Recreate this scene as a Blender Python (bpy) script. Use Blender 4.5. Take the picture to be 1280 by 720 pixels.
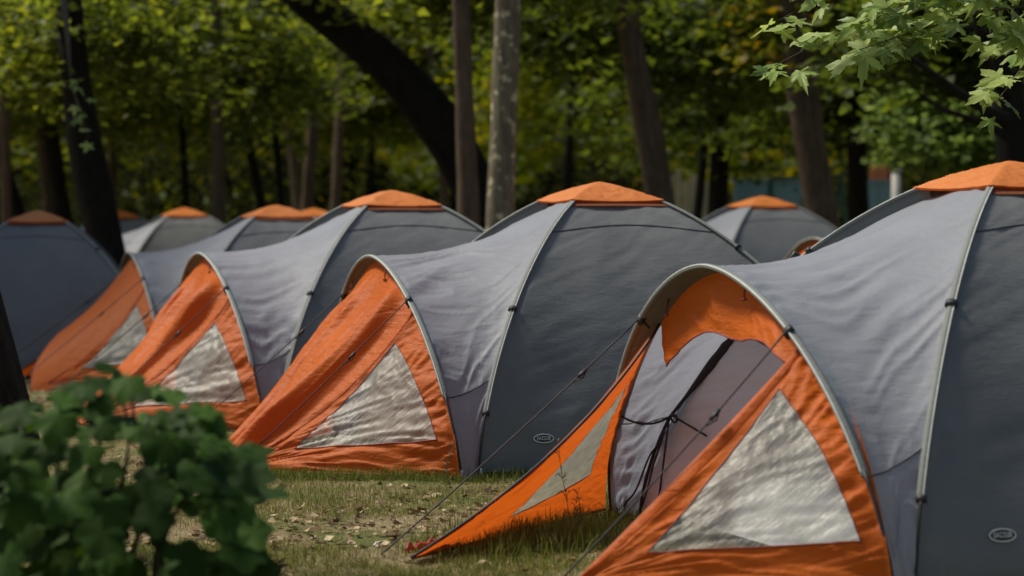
import bpy, math, random
import numpy as np
from mathutils import Vector, Matrix

scene = bpy.context.scene
col = scene.collection
for o in list(bpy.data.objects):
    bpy.data.objects.remove(o)

# ------------------------------------------------------------------ camera, world, sun, exposure
CAM_H = 1.2
F_PX = 3000.0                       # focal length in photograph pixels (1280 wide)
PITCH = math.atan((360 - 283.7) / F_PX)
cam_data = bpy.data.cameras.new("camera")
cam_data.sensor_width = 36.0
cam_data.lens = F_PX / 1280 * 36.0
cam_data.clip_start = 0.1
cam_data.clip_end = 2000
cam_data.dof.use_dof = True
cam_data.dof.focus_distance = 10.4
cam_data.dof.aperture_fstop = 2.4
cam = bpy.data.objects.new("camera", cam_data)
cam.location = (0, 0, CAM_H)
cam.rotation_euler = (math.radians(90) - PITCH, 0, 0)
col.objects.link(cam)
scene.camera = cam

SUN_DIR = Vector((-0.52, 0.20, 0.83)).normalized()      # towards the sun
world = bpy.data.worlds.new("World")
scene.world = world
world.use_nodes = True
wn = world.node_tree
for n in list(wn.nodes):
    wn.nodes.remove(n)
w_out = wn.nodes.new("ShaderNodeOutputWorld")
w_bg = wn.nodes.new("ShaderNodeBackground")
w_sky = wn.nodes.new("ShaderNodeTexSky")
w_sky.sky_type = 'NISHITA'
w_sky.sun_disc = False
w_sky.sun_elevation = math.asin(SUN_DIR.z)
w_sky.sun_rotation = math.atan2(SUN_DIR.x, SUN_DIR.y)
w_sky.air_density = 1.3
w_sky.dust_density = 2.0
w_bg.inputs["Strength"].default_value = 0.07
wn.links.new(w_sky.outputs[0], w_bg.inputs[0])
wn.links.new(w_bg.outputs[0], w_out.inputs[0])

sun_data = bpy.data.lights.new("sun", 'SUN')
sun_data.energy = 3.7
sun_data.angle = math.radians(12)
sun_data.color = (1.0, 0.93, 0.80)
sun = bpy.data.objects.new("sun", sun_data)
sun.rotation_euler = SUN_DIR.to_track_quat('Z', 'Y').to_euler()
sun.location = (-20, 10, 40)
col.objects.link(sun)

scene.view_settings.view_transform = 'Standard'
scene.view_settings.look = 'None'
scene.view_settings.exposure = 0.45
scene.view_settings.gamma = 1.0

# ------------------------------------------------------------------ helpers
rng = np.random.default_rng(7)
random.seed(7)


def link(o, parent=None):
    col.objects.link(o)
    if parent is not None:
        o.parent = parent
    return o


def tag(o, label=None, cat=None, group=None, kind=None):
    if label: o["label"] = label
    if cat: o["category"] = cat
    if group: o["group"] = group
    if kind: o["kind"] = kind
    return o


def empty(name, loc, rz=0.0):
    o = bpy.data.objects.new(name, None)
    o.empty_display_size = 0.2
    o.location = loc
    o.rotation_euler = (0, 0, rz)
    return link(o)


class MB:
    """collects vertices and faces; build() links them as one mesh object"""
    def __init__(self):
        self.v = []; self.q = []; self.t = []; self.n = 0; self.tq = []; self.tt = []

    def grid(self, P, close_u=False):
        nu, nv = P.shape[:2]
        idx = np.arange(nu * nv).reshape(nu, nv) + self.n
        if close_u:
            idx = np.vstack([idx, idx[:1]])
        a = idx[:-1, :-1].ravel(); b = idx[1:, :-1].ravel(); c = idx[1:, 1:].ravel(); d = idx[:-1, 1:].ravel()
        self.q.append(np.stack([a, b, c, d], 1))
        self.v.append(P.reshape(-1, 3)); self.n += nu * nv

    def tris(self, V, T, tint=None):
        self.v.append(V); self.t.append(T + self.n); self.n += len(V)
        self.tt.append(np.zeros(len(T)) if tint is None else tint)

    def tube(self, pts, rw, rh=None, ref=(0, 0, 1), sides=8, cap=True):
        pts = np.asarray(pts, float)
        n = len(pts)
        rw = np.broadcast_to(np.asarray(rw, float), (n,)).copy()
        rh = rw if rh is None else np.broadcast_to(np.asarray(rh, float), (n,)).copy()
        T = np.gradient(pts, axis=0); T /= np.linalg.norm(T, axis=1)[:, None] + 1e-12
        R = np.broadcast_to(np.asarray(ref, float), (n, 3))
        S = np.cross(T, R); ln = np.linalg.norm(S, axis=1)
        bad = ln < 1e-3
        if bad.any():
            S[bad] = np.cross(T[bad], np.array([0.3, 1, 0.1]))
        S /= np.linalg.norm(S, axis=1)[:, None]
        U = np.cross(S, T)
        a = np.linspace(0, 2 * np.pi, sides, endpoint=False)
        P = pts[None] + S[None] * (np.cos(a)[:, None, None] * rw[None, :, None]) + U[None] * (np.sin(a)[:, None, None] * rh[None, :, None])
        base = self.n
        self.grid(P, close_u=True)
        if cap:
            V = np.array([pts[0], pts[-1]]); k = self.n
            self.v.append(V); self.n += 2
            i = np.arange(sides); j = (i + 1) % sides
            self.t.append(np.stack([base + j * n, base + i * n, np.full(sides, k)], 1))
            self.t.append(np.stack([base + i * n + n - 1, base + j * n + n - 1, np.full(sides, k + 1)], 1))
            self.tt.append(np.zeros(2 * sides))

    def box(self, c, s, rot=None):
        c = np.asarray(c, float); s = np.asarray(s, float) / 2
        V = np.array([[x, y, z] for x in (-1, 1) for y in (-1, 1) for z in (-1, 1)], float) * s
        if rot is not None:
            V = V @ np.array(rot.to_3x3()).T
        V = V + c
        Q = np.array([[0, 1, 3, 2], [4, 6, 7, 5], [0, 4, 5, 1], [2, 3, 7, 6], [0, 2, 6, 4], [1, 5, 7, 3]])
        self.v.append(V); self.q.append(Q + self.n); self.n += 8

    def mesh(self, name, mat, smooth=True):
        me = bpy.data.meshes.new(name)
        V = np.concatenate(self.v).astype(np.float32)
        Q = np.concatenate(self.q) if self.q else np.zeros((0, 4), int)
        T = np.concatenate(self.t) if self.t else np.zeros((0, 3), int)
        nq, nt = len(Q), len(T)
        me.vertices.add(len(V)); me.vertices.foreach_set("co", V.ravel())
        me.loops.add(nq * 4 + nt * 3)
        me.loops.foreach_set("vertex_index", np.concatenate([Q.ravel(), T.ravel()]).astype(np.int32))
        me.polygons.add(nq + nt)
        me.polygons.foreach_set("loop_start", np.concatenate([np.arange(nq) * 4, nq * 4 + np.arange(nt) * 3]).astype(np.int32))
        me.polygons.foreach_set("loop_total", np.concatenate([np.full(nq, 4), np.full(nt, 3)]).astype(np.int32))
        me.polygons.foreach_set("use_smooth", np.full(nq + nt, smooth))
        if self.tt and any(len(x) for x in self.tt):
            a = me.attributes.new("tint", 'FLOAT', 'FACE')
            a.data.foreach_set("value", np.concatenate([np.zeros(nq), np.concatenate(self.tt)]).astype(np.float32))
        me.update(calc_edges=True)
        me.materials.append(mat)
        return me

    def build(self, name, mat, parent=None, smooth=True):
        o = bpy.data.objects.new(name, self.mesh(name, mat, smooth))
        return link(o, parent)


def vnoise(x, y, seed=0):
    """value noise on numpy arrays, -1..1"""
    tab = np.random.default_rng(seed + 1000).uniform(-1, 1, (64, 64))
    xi = np.floor(x).astype(int); yi = np.floor(y).astype(int)
    fx = x - xi; fy = y - yi
    fx = fx * fx * (3 - 2 * fx); fy = fy * fy * (3 - 2 * fy)
    g = lambda i, j: tab[i % 64, j % 64]
    return (g(xi, yi) * (1 - fx) + g(xi + 1, yi) * fx) * (1 - fy) + (g(xi, yi + 1) * (1 - fx) + g(xi + 1, yi + 1) * fx) * fy


def ridge(x, y, seed=0):
    return 1 - 2 * np.abs(vnoise(x, y, seed))


def lerp(a, b, t):
    return a * (1 - t) + b * t


def sstep(x):
    x = np.clip(x, 0, 1)
    return x * x * (3 - 2 * x)


def ground_z(x, y):
    x = np.asarray(x, float); y = np.asarray(y, float)
    dip = -0.10 * np.exp(-((x + 4) / 2.2) ** 2 - ((y - 20) / 4) ** 2)
    return dip + 0.012 * vnoise(x * 1.7, y * 1.7, 3) + 0.006 * vnoise(x * 6, y * 6, 4)


def at(px, py, Y):
    """a world point at distance Y seen at photograph pixel (px, py)"""
    v = (360 - py) / F_PX
    yy = math.cos(PITCH) + v * math.sin(PITCH)
    zz = -math.sin(PITCH) + v * math.cos(PITCH)
    k = Y / yy
    return np.array([(px - 640) / F_PX * k, Y, CAM_H + zz * k])


# ------------------------------------------------------------------ materials
def new_mat(name):
    m = bpy.data.materials.new(name)
    m.use_nodes = True
    nt = m.node_tree
    for n in list(nt.nodes):
        nt.nodes.remove(n)
    return m, nt, nt.nodes.new("ShaderNodeOutputMaterial")


def node(nt, t, **kw):
    n = nt.nodes.new(t)
    for k, v in kw.items():
        if k.startswith("_"):
            setattr(n, k[1:], v)
        else:
            n.inputs[k.replace("_", " ")].default_value = v
    return n


def ramp(nt, src, stops):
    r = nt.nodes.new("ShaderNodeValToRGB")
    el = r.color_ramp.elements
    while len(el) < len(stops):
        el.new(0.5)
    for e, (p, c) in zip(el, stops):
        e.position = p
        e.color = (*c, 1) if len(c) == 3 else c
    nt.links.new(src, r.inputs[0])
    return r


def fabric(name, c1, c2, rough=0.5, trans=0.25, bump=0.35, fine=1.0, sheen=0.0, tcol=None, spec=0.35, worn=0.0):
    m, nt, out = new_mat(name)
    tc = nt.nodes.new("ShaderNodeTexCoord")
    n1 = node(nt, "ShaderNodeTexNoise", Scale=2.2, Detail=5.0, Roughness=0.6)
    nt.links.new(tc.outputs["Object"], n1.inputs["Vector"])
    cr = ramp(nt, n1.outputs["Fac"], [(0.3, c1), (0.7, c2)])
    if worn:
        # faint dust and dried water marks
        nw = node(nt, "ShaderNodeTexNoise", Scale=6.0, Detail=8.0, Roughness=0.75, Distortion=1.5)
        nt.links.new(tc.outputs["Object"], nw.inputs["Vector"])
        cw = ramp(nt, nw.outputs["Fac"], [(0.52, (0, 0, 0)), (0.72, (worn,) * 3)])
        mw = nt.nodes.new("ShaderNodeMix"); mw.data_type = 'RGBA'
        nt.links.new(cw.outputs[0], mw.inputs["Factor"]); nt.links.new(cr.outputs[0], mw.inputs["A"])
        mw.inputs["B"].default_value = (0.30, 0.29, 0.26, 1)
        cr = type("o", (), {"outputs": [mw.outputs["Result"]]})
    # fine crinkle: two stretched noises
    mp = node(nt, "ShaderNodeMapping"); mp.inputs["Scale"].default_value = (9, 9, 34)
    nt.links.new(tc.outputs["Object"], mp.inputs["Vector"])
    n2 = node(nt, "ShaderNodeTexNoise", Scale=1.0 * fine, Detail=6.0, Roughness=0.62, Distortion=0.6)
    nt.links.new(mp.outputs[0], n2.inputs["Vector"])
    n3 = node(nt, "ShaderNodeTexNoise", Scale=38.0 * fine, Detail=3.0, Roughness=0.6)
    nt.links.new(tc.outputs["Object"], n3.inputs["Vector"])
    mx = node(nt, "ShaderNodeMath", _operation='MULTIPLY_ADD')
    nt.links.new(n3.outputs["Fac"], mx.inputs[0]); mx.inputs[1].default_value = 0.22
    nt.links.new(n2.outputs["Fac"], mx.inputs[2])
    bp = node(nt, "ShaderNodeBump", Strength=bump, Distance=0.02)
    nt.links.new(mx.outputs[0], bp.inputs["Height"])
    pr = node(nt, "ShaderNodeBsdfPrincipled", Roughness=rough)
    pr.inputs["Specular IOR Level"].default_value = spec
    pr.inputs["Sheen Weight"].default_value = sheen
    nt.links.new(cr.outputs[0], pr.inputs["Base Color"]); nt.links.new(bp.outputs[0], pr.inputs["Normal"])
    tr = node(nt, "ShaderNodeBsdfTranslucent")
    if tcol:
        tr.inputs["Color"].default_value = (*tcol, 1)
    else:
        nt.links.new(cr.outputs[0], tr.inputs["Color"])
    nt.links.new(bp.outputs[0], tr.inputs["Normal"])
    mix = node(nt, "ShaderNodeMixShader"); mix.inputs[0].default_value = trans
    nt.links.new(pr.outputs[0], mix.inputs[1]); nt.links.new(tr.outputs[0], mix.inputs[2])
    nt.links.new(mix.outputs[0], out.inputs[0])
    return m


def plain(name, c, rough=0.5, metal=0.0, noise=0.15, scale=30, bump=0.1):
    m, nt, out = new_mat(name)
    tc = nt.nodes.new("ShaderNodeTexCoord")
    n1 = node(nt, "ShaderNodeTexNoise", Scale=float(scale), Detail=4.0)
    nt.links.new(tc.outputs["Object"], n1.inputs["Vector"])
    lo = tuple(x * (1 - noise) for x in c); hi = tuple(min(1, x * (1 + noise)) for x in c)
    cr = ramp(nt, n1.outputs["Fac"], [(0.3, lo), (0.7, hi)])
    pr = node(nt, "ShaderNodeBsdfPrincipled", Roughness=rough, Metallic=metal)
    bp = node(nt, "ShaderNodeBump", Strength=bump, Distance=0.005)
    nt.links.new(n1.outputs["Fac"], bp.inputs["Height"])
    nt.links.new(cr.outputs[0], pr.inputs["Base Color"]); nt.links.new(bp.outputs[0], pr.inputs["Normal"])
    nt.links.new(pr.outputs[0], out.inputs[0])
    return m


def leaf_mat(name, stops, trans=0.55, rough=0.5, tmul=1.6, clump=0.0, spec=0.15):
    """colour from the per-leaf tint attribute, plus a broad change through the crown"""
    m, nt, out = new_mat(name)
    at_ = nt.nodes.new("ShaderNodeAttribute"); at_.attribute_name = "tint"
    src = at_.outputs["Fac"]
    if clump > 0:
        tc = nt.nodes.new("ShaderNodeTexCoord")
        n1 = node(nt, "ShaderNodeTexNoise", Scale=0.55, Detail=2.0)
        nt.links.new(tc.outputs["Object"], n1.inputs["Vector"])
        a = node(nt, "ShaderNodeMath", _operation='MULTIPLY_ADD'); a.inputs[1].default_value = clump * 2
        a.inputs[2].default_value = -clump
        nt.links.new(n1.outputs["Fac"], a.inputs[0])
        b = node(nt, "ShaderNodeMath", _operation='ADD')
        nt.links.new(a.outputs[0], b.inputs[0]); nt.links.new(src, b.inputs[1])
        src = b.outputs[0]
    cr = ramp(nt, src, stops)
    pr = node(nt, "ShaderNodeBsdfPrincipled", Roughness=rough)
    pr.inputs["Specular IOR Level"].default_value = spec
    nt.links.new(cr.outputs[0], pr.inputs["Base Color"])
    hs = node(nt, "ShaderNodeHueSaturation", Hue=0.481, Saturation=1.12, Value=tmul)
    nt.links.new(cr.outputs[0], hs.inputs["Color"])
    tr = node(nt, "ShaderNodeBsdfTranslucent"); nt.links.new(hs.outputs[0], tr.inputs["Color"])
    mix = node(nt, "ShaderNodeMixShader"); mix.inputs[0].default_value = trans
    nt.links.new(pr.outputs[0], mix.inputs[1]); nt.links.new(tr.outputs[0], mix.inputs[2])
    nt.links.new(mix.outputs[0], out.inputs[0])
    return m


def bark_mat(name, c1, c2, c3=None, scale=5.0, patch=0.62, bump=0.6):
    m, nt, out = new_mat(name)
    tc = nt.nodes.new("ShaderNodeTexCoord")
    mp = node(nt, "ShaderNodeMapping"); mp.inputs["Scale"].default_value = (scale * 3, scale * 3, scale * 0.7)
    nt.links.new(tc.outputs["Object"], mp.inputs["Vector"])
    n1 = node(nt, "ShaderNodeTexNoise", Scale=1.0, Detail=6.0, Roughness=0.65, Distortion=0.4)
    nt.links.new(mp.outputs[0], n1.inputs["Vector"])
    cr = ramp(nt, n1.outputs["Fac"], [(0.3, c1), (0.7, c2)])
    last = cr.outputs[0]
    if c3:
        n2 = node(nt, "ShaderNodeTexNoise", Scale=scale * 1.4, Detail=3.0, Roughness=0.5)
        nt.links.new(tc.outputs["Object"], n2.inputs["Vector"])
        k = ramp(nt, n2.outputs["Fac"], [(patch - 0.03, (0, 0, 0)), (patch + 0.03, (1, 1, 1))])
        mx = nt.nodes.new("ShaderNodeMix"); mx.data_type = 'RGBA'
        nt.links.new(k.outputs[0], mx.inputs["Factor"]); nt.links.new(last, mx.inputs["A"])
        mx.inputs["B"].default_value = (*c3, 1)
        last = mx.outputs["Result"]
    pr = node(nt, "ShaderNodeBsdfPrincipled", Roughness=0.9)
    pr.inputs["Specular IOR Level"].default_value = 0.15
    bp = node(nt, "ShaderNodeBump", Strength=bump, Distance=0.03)
    nt.links.new(n1.outputs["Fac"], bp.inputs["Height"])
    nt.links.new(last, pr.inputs["Base Color"]); nt.links.new(bp.outputs[0], pr.inputs["Normal"])
    nt.links.new(pr.outputs[0], out.inputs[0])
    return m


M = {}
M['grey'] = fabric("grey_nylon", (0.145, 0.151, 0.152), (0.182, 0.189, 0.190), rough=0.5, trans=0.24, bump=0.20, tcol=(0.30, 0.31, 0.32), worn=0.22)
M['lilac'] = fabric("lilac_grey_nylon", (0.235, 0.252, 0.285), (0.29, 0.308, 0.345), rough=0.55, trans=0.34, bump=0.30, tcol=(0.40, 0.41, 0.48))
M['inner'] = fabric("inner_tent_cloth", (0.60, 0.64, 0.70), (0.66, 0.70, 0.77), rough=0.7, trans=0.12, bump=0.2)
M['orange'] = fabric("orange_nylon", (0.52, 0.110, 0.010), (0.62, 0.142, 0.014), rough=0.5, trans=0.38, bump=0.55,
                     tcol=(0.75, 0.135, 0.012), spec=0.2)
M['cap'] = fabric("orange_cap_nylon", (0.60, 0.175, 0.030), (0.70, 0.225, 0.042), rough=0.45, trans=0.25, bump=0.5, fine=1.3,
                  tcol=(0.8, 0.18, 0.03))
M['cap_shade'] = fabric('dark_orange_cap_shade', (0.20, 0.055, 0.02), (0.27, 0.075, 0.025), rough=0.7, trans=0.3)  # colour of the cap's reddish shade and glow-through, painted below its edge
M['redcloth'] = fabric('dark_red_hem_cloth', (0.20, 0.030, 0.010), (0.45, 0.085, 0.012), rough=0.6, trans=0.15)
M['sleeve'] = fabric("pole_sleeve_webbing", (0.13, 0.14, 0.13), (0.19, 0.20, 0.185), rough=0.7, trans=0.0, bump=0.2)
M['piping'] = plain("pale_piping", (0.46, 0.48, 0.44), 0.6)
M['black'] = plain("black_webbing", (0.012, 0.012, 0.014), 0.6)
M['cord'] = plain("dark_guy_cord", (0.018, 0.018, 0.02), 0.7)
M['metal'] = plain("pale_metal_ferrule", (0.62, 0.62, 0.6), 0.35, metal=0.6)
M['redpipe'] = plain("dark_red_edging", (0.20, 0.02, 0.01), 0.6)
M['badge'] = plain("black_badge", (0.012, 0.012, 0.012), 0.35)
M['silver'] = plain("silver_print", (0.62, 0.62, 0.56), 0.5, metal=0.0)


def vinyl():
    m, nt, out = new_mat("clouded_clear_vinyl")
    tc = nt.nodes.new("ShaderNodeTexCoord")
    comb = nt.nodes.new("ShaderNodeCombineXYZ")
    dv = Vector((0.72, -0.22, -0.66)).normalized(); e1 = dv.cross(Vector((0, 0, 1))).normalized(); e2 = dv.cross(e1)
    for i, (ax_, sc) in enumerate(((e1, 75), (e2, 75), (dv, 4.0))):
        d = nt.nodes.new("ShaderNodeVectorMath"); d.operation = 'DOT_PRODUCT'
        nt.links.new(tc.outputs["Object"], d.inputs[0]); d.inputs[1].default_value = ax_ * sc
        nt.links.new(d.outputs["Value"], comb.inputs[i])
    n1 = node(nt, "ShaderNodeTexNoise", Scale=1.0, Detail=2.5, Roughness=0.5, Distortion=0.5)
    nt.links.new(comb.outputs[0], n1.inputs["Vector"])
    n2 = node(nt, "ShaderNodeTexNoise", Scale=4.0, Detail=4.0, Roughness=0.6)
    nt.links.new(tc.outputs["Object"], n2.inputs["Vector"])
    bp = node(nt, "ShaderNodeBump", Strength=0.24, Distance=0.03)
    nt.links.new(n1.outputs["Fac"], bp.inputs["Height"])
    cr = ramp(nt, n2.outputs["Fac"], [(0.3, (0.33, 0.31, 0.25)), (0.7, (0.44, 0.42, 0.345))])
    sb = node(nt, "ShaderNodeMath", _operation='SUBTRACT'); nt.links.new(n1.outputs["Fac"], sb.inputs[0]); sb.inputs[1].default_value = 0.5
    ab = node(nt, "ShaderNodeMath", _operation='ABSOLUTE'); nt.links.new(sb.outputs[0], ab.inputs[0])
    ln_ = ramp(nt, ab.outputs[0], [(0.008, (1, 1, 1)), (0.034, (0, 0, 0))])      # whitened creases of the worn film
    msk = ramp(nt, n2.outputs["Fac"], [(0.38, (0.15,) * 3), (0.62, (1, 1, 1))])
    scr = node(nt, "ShaderNodeMath", _operation='MULTIPLY'); nt.links.new(ln_.outputs[0], scr.inputs[0]); nt.links.new(msk.outputs[0], scr.inputs[1])
    mxs = nt.nodes.new("ShaderNodeMix"); mxs.data_type = 'RGBA'
    nt.links.new(scr.outputs[0], mxs.inputs["Factor"]); nt.links.new(cr.outputs[0], mxs.inputs["A"])
    mxs.inputs["B"].default_value = (0.82, 0.80, 0.72, 1)
    pr = node(nt, "ShaderNodeBsdfPrincipled", Roughness=0.40)
    pr.inputs["Specular IOR Level"].default_value = 0.5
    nt.links.new(mxs.outputs["Result"], pr.inputs["Base Color"]); nt.links.new(bp.outputs[0], pr.inputs["Normal"])
    tr = node(nt, "ShaderNodeBsdfTranslucent"); nt.links.new(cr.outputs[0], tr.inputs["Color"])
    nt.links.new(bp.outputs[0], tr.inputs["Normal"])
    tp = node(nt, "ShaderNodeBsdfTransparent"); tp.inputs[0].default_value = (0.85, 0.85, 0.8, 1)
    m1 = node(nt, "ShaderNodeMixShader"); m1.inputs[0].default_value = 0.4
    nt.links.new(pr.outputs[0], m1.inputs[1]); nt.links.new(tr.outputs[0], m1.inputs[2])
    m2 = node(nt, "ShaderNodeMixShader"); m2.inputs[0].default_value = 0.32
    nt.links.new(m1.outputs[0], m2.inputs[1]); nt.links.new(tp.outputs[0], m2.inputs[2])
    nt.links.new(m2.outputs[0], out.inputs[0])
    return m


M['vinyl'] = vinyl()
M['bark_dark'] = bark_mat("near_black_bark", (0.006, 0.005, 0.004), (0.018, 0.015, 0.011))  # one near-black tone for the darkest trunks
M['bark_brown'] = bark_mat("brown_bark", (0.050, 0.035, 0.024), (0.125, 0.090, 0.062))
M['bark_pale'] = bark_mat("pale_mottled_bark", (0.075, 0.062, 0.042), (0.19, 0.16, 0.11), (0.42, 0.39, 0.25), scale=7.0, patch=0.60)

# ------------------------------------------------------------------ ground
def ground_material():
    m, nt, out = new_mat("woodland_ground")
    tc = nt.nodes.new("ShaderNodeTexCoord")
    n1 = node(nt, "ShaderNodeTexNoise", Scale=2.0, Detail=6.0, Roughness=0.65)
    n2 = node(nt, "ShaderNodeTexNoise", Scale=45.0, Detail=5.0, Roughness=0.7)
    for n in (n1, n2):
        nt.links.new(tc.outputs["Object"], n.inputs["Vector"])
    c1 = ramp(nt, n2.outputs["Fac"], [(0.25, (0.06, 0.045, 0.025)), (0.5, (0.20, 0.155, 0.085)), (0.75, (0.42, 0.34, 0.20))])
    c2 = ramp(nt, n2.outputs["Fac"], [(0.3, (0.045, 0.06, 0.018)), (0.7, (0.15, 0.155, 0.05))])
    k = ramp(nt, n1.outputs["Fac"], [(0.45, (0, 0, 0)), (0.58, (1, 1, 1))])
    mx = nt.nodes.new("ShaderNodeMix"); mx.data_type = 'RGBA'
    nt.links.new(k.outputs[0], mx.inputs["Factor"]); nt.links.new(c1.outputs[0], mx.inputs["A"])
    nt.links.new(c2.outputs[0], mx.inputs["B"])
    pr = node(nt, "ShaderNodeBsdfPrincipled", Roughness=0.95)
    pr.inputs["Specular IOR Level"].default_value = 0.1
    bp = node(nt, "ShaderNodeBump", Strength=0.8, Distance=0.02)
    nt.links.new(n2.outputs["Fac"], bp.inputs["Height"])
    nt.links.new(mx.outputs["Result"], pr.inputs["Base Color"]); nt.links.new(bp.outputs[0], pr.inputs["Normal"])
    nt.links.new(pr.outputs[0], out.inputs[0])
    return m


def uneven_axis(lo, hi, step_in, far, n_far):
    mid = np.arange(lo, hi + 1e-6, step_in)
    g = np.geomspace(0.5, far, n_far)
    return np.concatenate([lo - g[::-1], mid, hi + g])


gx = uneven_axis(-8, 9, 0.09, 600, 14)
gy = uneven_axis(2, 28, 0.09, 600, 14)
GX, GY = np.meshgrid(gx, gy, indexing='ij')
mb = MB(); mb.grid(np.stack([GX, GY, ground_z(GX, GY)], -1))
tag(mb.build("ground", ground_material()), "trodden woodland floor of soil, straw and patchy grass", kind="structure")

# ------------------------------------------------------------------ tents
TA, TB, TH, TP = 1.041, 1.174, 1.418, 1.615
AXF, ABF, AXT, AHA, AQ = 1.141, 1.235, 1.262, 1.045, 1.773
CAPR = 0.25
U_CAP = math.acos(CAPR ** (TP / 2)) / (math.pi / 2)


def pole_curve(sa, sb, u):
    ph = np.asarray(u) * np.pi / 2
    r = np.clip(np.cos(ph), 0, 1) ** (2 / TP); z = np.sin(ph) ** (2 / TP) * TH
    return np.stack([sa * TA * r, sb * TB * r, z], -1)


def arch_curve(s, ha=AHA):
    ph = np.asarray(s) * np.pi
    c = np.cos(ph); h = np.clip(np.sin(ph), 0, 1) ** (2 / AQ)
    y = np.sign(c) * np.abs(c) ** (2 / AQ) * ABF
    return np.stack([AXF + (AXT - AXF) * h, y, ha * h], -1)


W_TOP = 0.06


def dome_front_edge(s):
    s = np.asarray(s, float)
    u = np.clip(np.where(s < 0.5, s, 1 - s) / (0.5 - W_TOP), 0, 1)
    uu = u ** 0.93 * (U_CAP + 0.03)
    ph = uu * np.pi / 2
    r = np.cos(ph) ** (2 / TP); z = np.sin(ph) ** (2 / TP) * TH
    side = np.where(s < 0.5, 1.0, -1.0)
    across = np.clip((s - (0.5 - W_TOP)) / (2 * W_TOP), 0, 1)
    mid = (s > 0.5 - W_TOP) & (s < 0.5 + W_TOP)
    y = np.where(mid, TB * r * (1 - 2 * across), side * TB * r)
    z = z + np.where(mid, 0.012 * np.sin(np.pi * across), 0)
    return np.stack([TA * r, y, z], -1)


def roof_surface(s, t, ha, seed, wr=1.0):
    A = arch_curve(s, ha); D = dome_front_edge(s)
    P = lerp(A, D, t[..., None])
    P[..., 2] -= 0.045 * sstep((s - 0.45) / 0.1) * sstep((0.97 - s) / 0.1) * t ** 2
    sag = 4 * t * (1 - t)
    hs = np.sin(np.pi * s)
    P[..., 2] -= 0.092 * sag * hs ** 1.5
    P[..., 1] *= 1 - 0.05 * sag * hs
    # creases running from the hoop to the dome pole
    env = sstep(t / 0.06) * sstep((1 - t) / 0.06)
    x = s * 40 + 1.6 * vnoise(t * 3, s * 5, seed + 5)
    w = 0.0095 * ridge(x, t * 1.1, seed) + 0.004 * ridge(s * 84 + t * 5, t * 4.5, seed + 1)
    w = w + 0.006 * vnoise(s * 13, t * 1.6, seed + 2)
    w = w * (0.45 + 0.75 * sstep(0.5 + vnoise(s * 5, t * 3, seed + 3)))
    n = np.stack([np.zeros_like(s), np.cos(np.pi * s) * 0.9, np.abs(np.sin(np.pi * s)) + 0.25], -1)
    n /= np.linalg.norm(n, axis=-1)[..., None]
    return P + n * (w * env * wr)[..., None]


def gore_surface(c0, c1, u, v, seed, sag=0.035, umax=1.0, wr=1.0):
    A = pole_curve(c0[0], c0[1], u * umax); B = pole_curve(c1[0], c1[1], u * umax)
    P = lerp(A, B, v[..., None])
    P[..., 2] = np.maximum(P[..., 2], 0.028)
    out = np.array([c0[0] + c1[0], c0[1] + c1[1], 0.0]) / 2
    e = 4 * v * (1 - v) * np.sin(np.pi * np.clip(u, 0, 1))
    env = sstep(u / 0.05) * sstep(v / 0.03) * sstep((1 - v) / 0.03)
    w = 0.007 * vnoise(u * 14 + v * 7, v * 3.5 - u, seed) + 0.003 * ridge(u * 34 - v * 9, v * 5, seed + 1)
    w = w + 0.012 * ridge(v * 7 - u * 5, u * 3 + v * 2, seed + 2) * sstep((0.45 - u) / 0.4)
    w = w + 0.010 * vnoise(v * 4, u * 4, seed + 9)
    return P + out * (w * env * wr - sag * e)[..., None]


def bary_panel(foot, strap, peg, arcf, sag, nrm, seed, amp):
    """arcf(s): point on the hoop, s 0 at foot, 1 at strap"""
    def S(bf, bp, bs):
        den = np.maximum(bf + bs, 1e-6); s = bs / den
        P = bf[..., None] * foot + bp[..., None] * peg + bs[..., None] * strap
        chord = lerp(foot, strap, s[..., None])
        P = P + (arcf(s) - chord) * (den ** 1.6)[..., None]
        P = P + sag * (4 * bp * bs)[..., None]
        edge = np.minimum(np.minimum(bf, bp), bs)
        env = sstep((1 - bp) / 0.15) * sstep(bp / 0.03) * sstep(bf / 0.02) * sstep(bs / 0.02)
        rad = 1 - bp
        w = 0.9 * ridge(s * 6 + 0.5 * vnoise(rad * 4, s * 3, seed + 2), rad * 2.2, seed) * (0.4 + 0.6 * bp)
        w = w + 0.45 * ridge(s * 22 + rad * 8, rad * 5, seed + 1) + 0.55 * ridge(s * 36 + bp * 12, bp * 5, seed + 7) * sstep((0.30 - bp) / 0.25)
        w = w + 0.5 * vnoise(bs * 9, rad * 7, seed + 3)
        return P + nrm * (w * env * amp)[..., None]
    return S


NEAR_WIN = [(0.055, 0.165, 0.78), (0.13, 0.715, 0.150), (0.70, 0.075, 0.212)]      # (foot, peg, strap) weights
FAR_WIN = [(0.24, 0.06, 0.70), (0.33, 0.57, 0.10), (0.66, 0.12, 0.22)]


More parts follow.
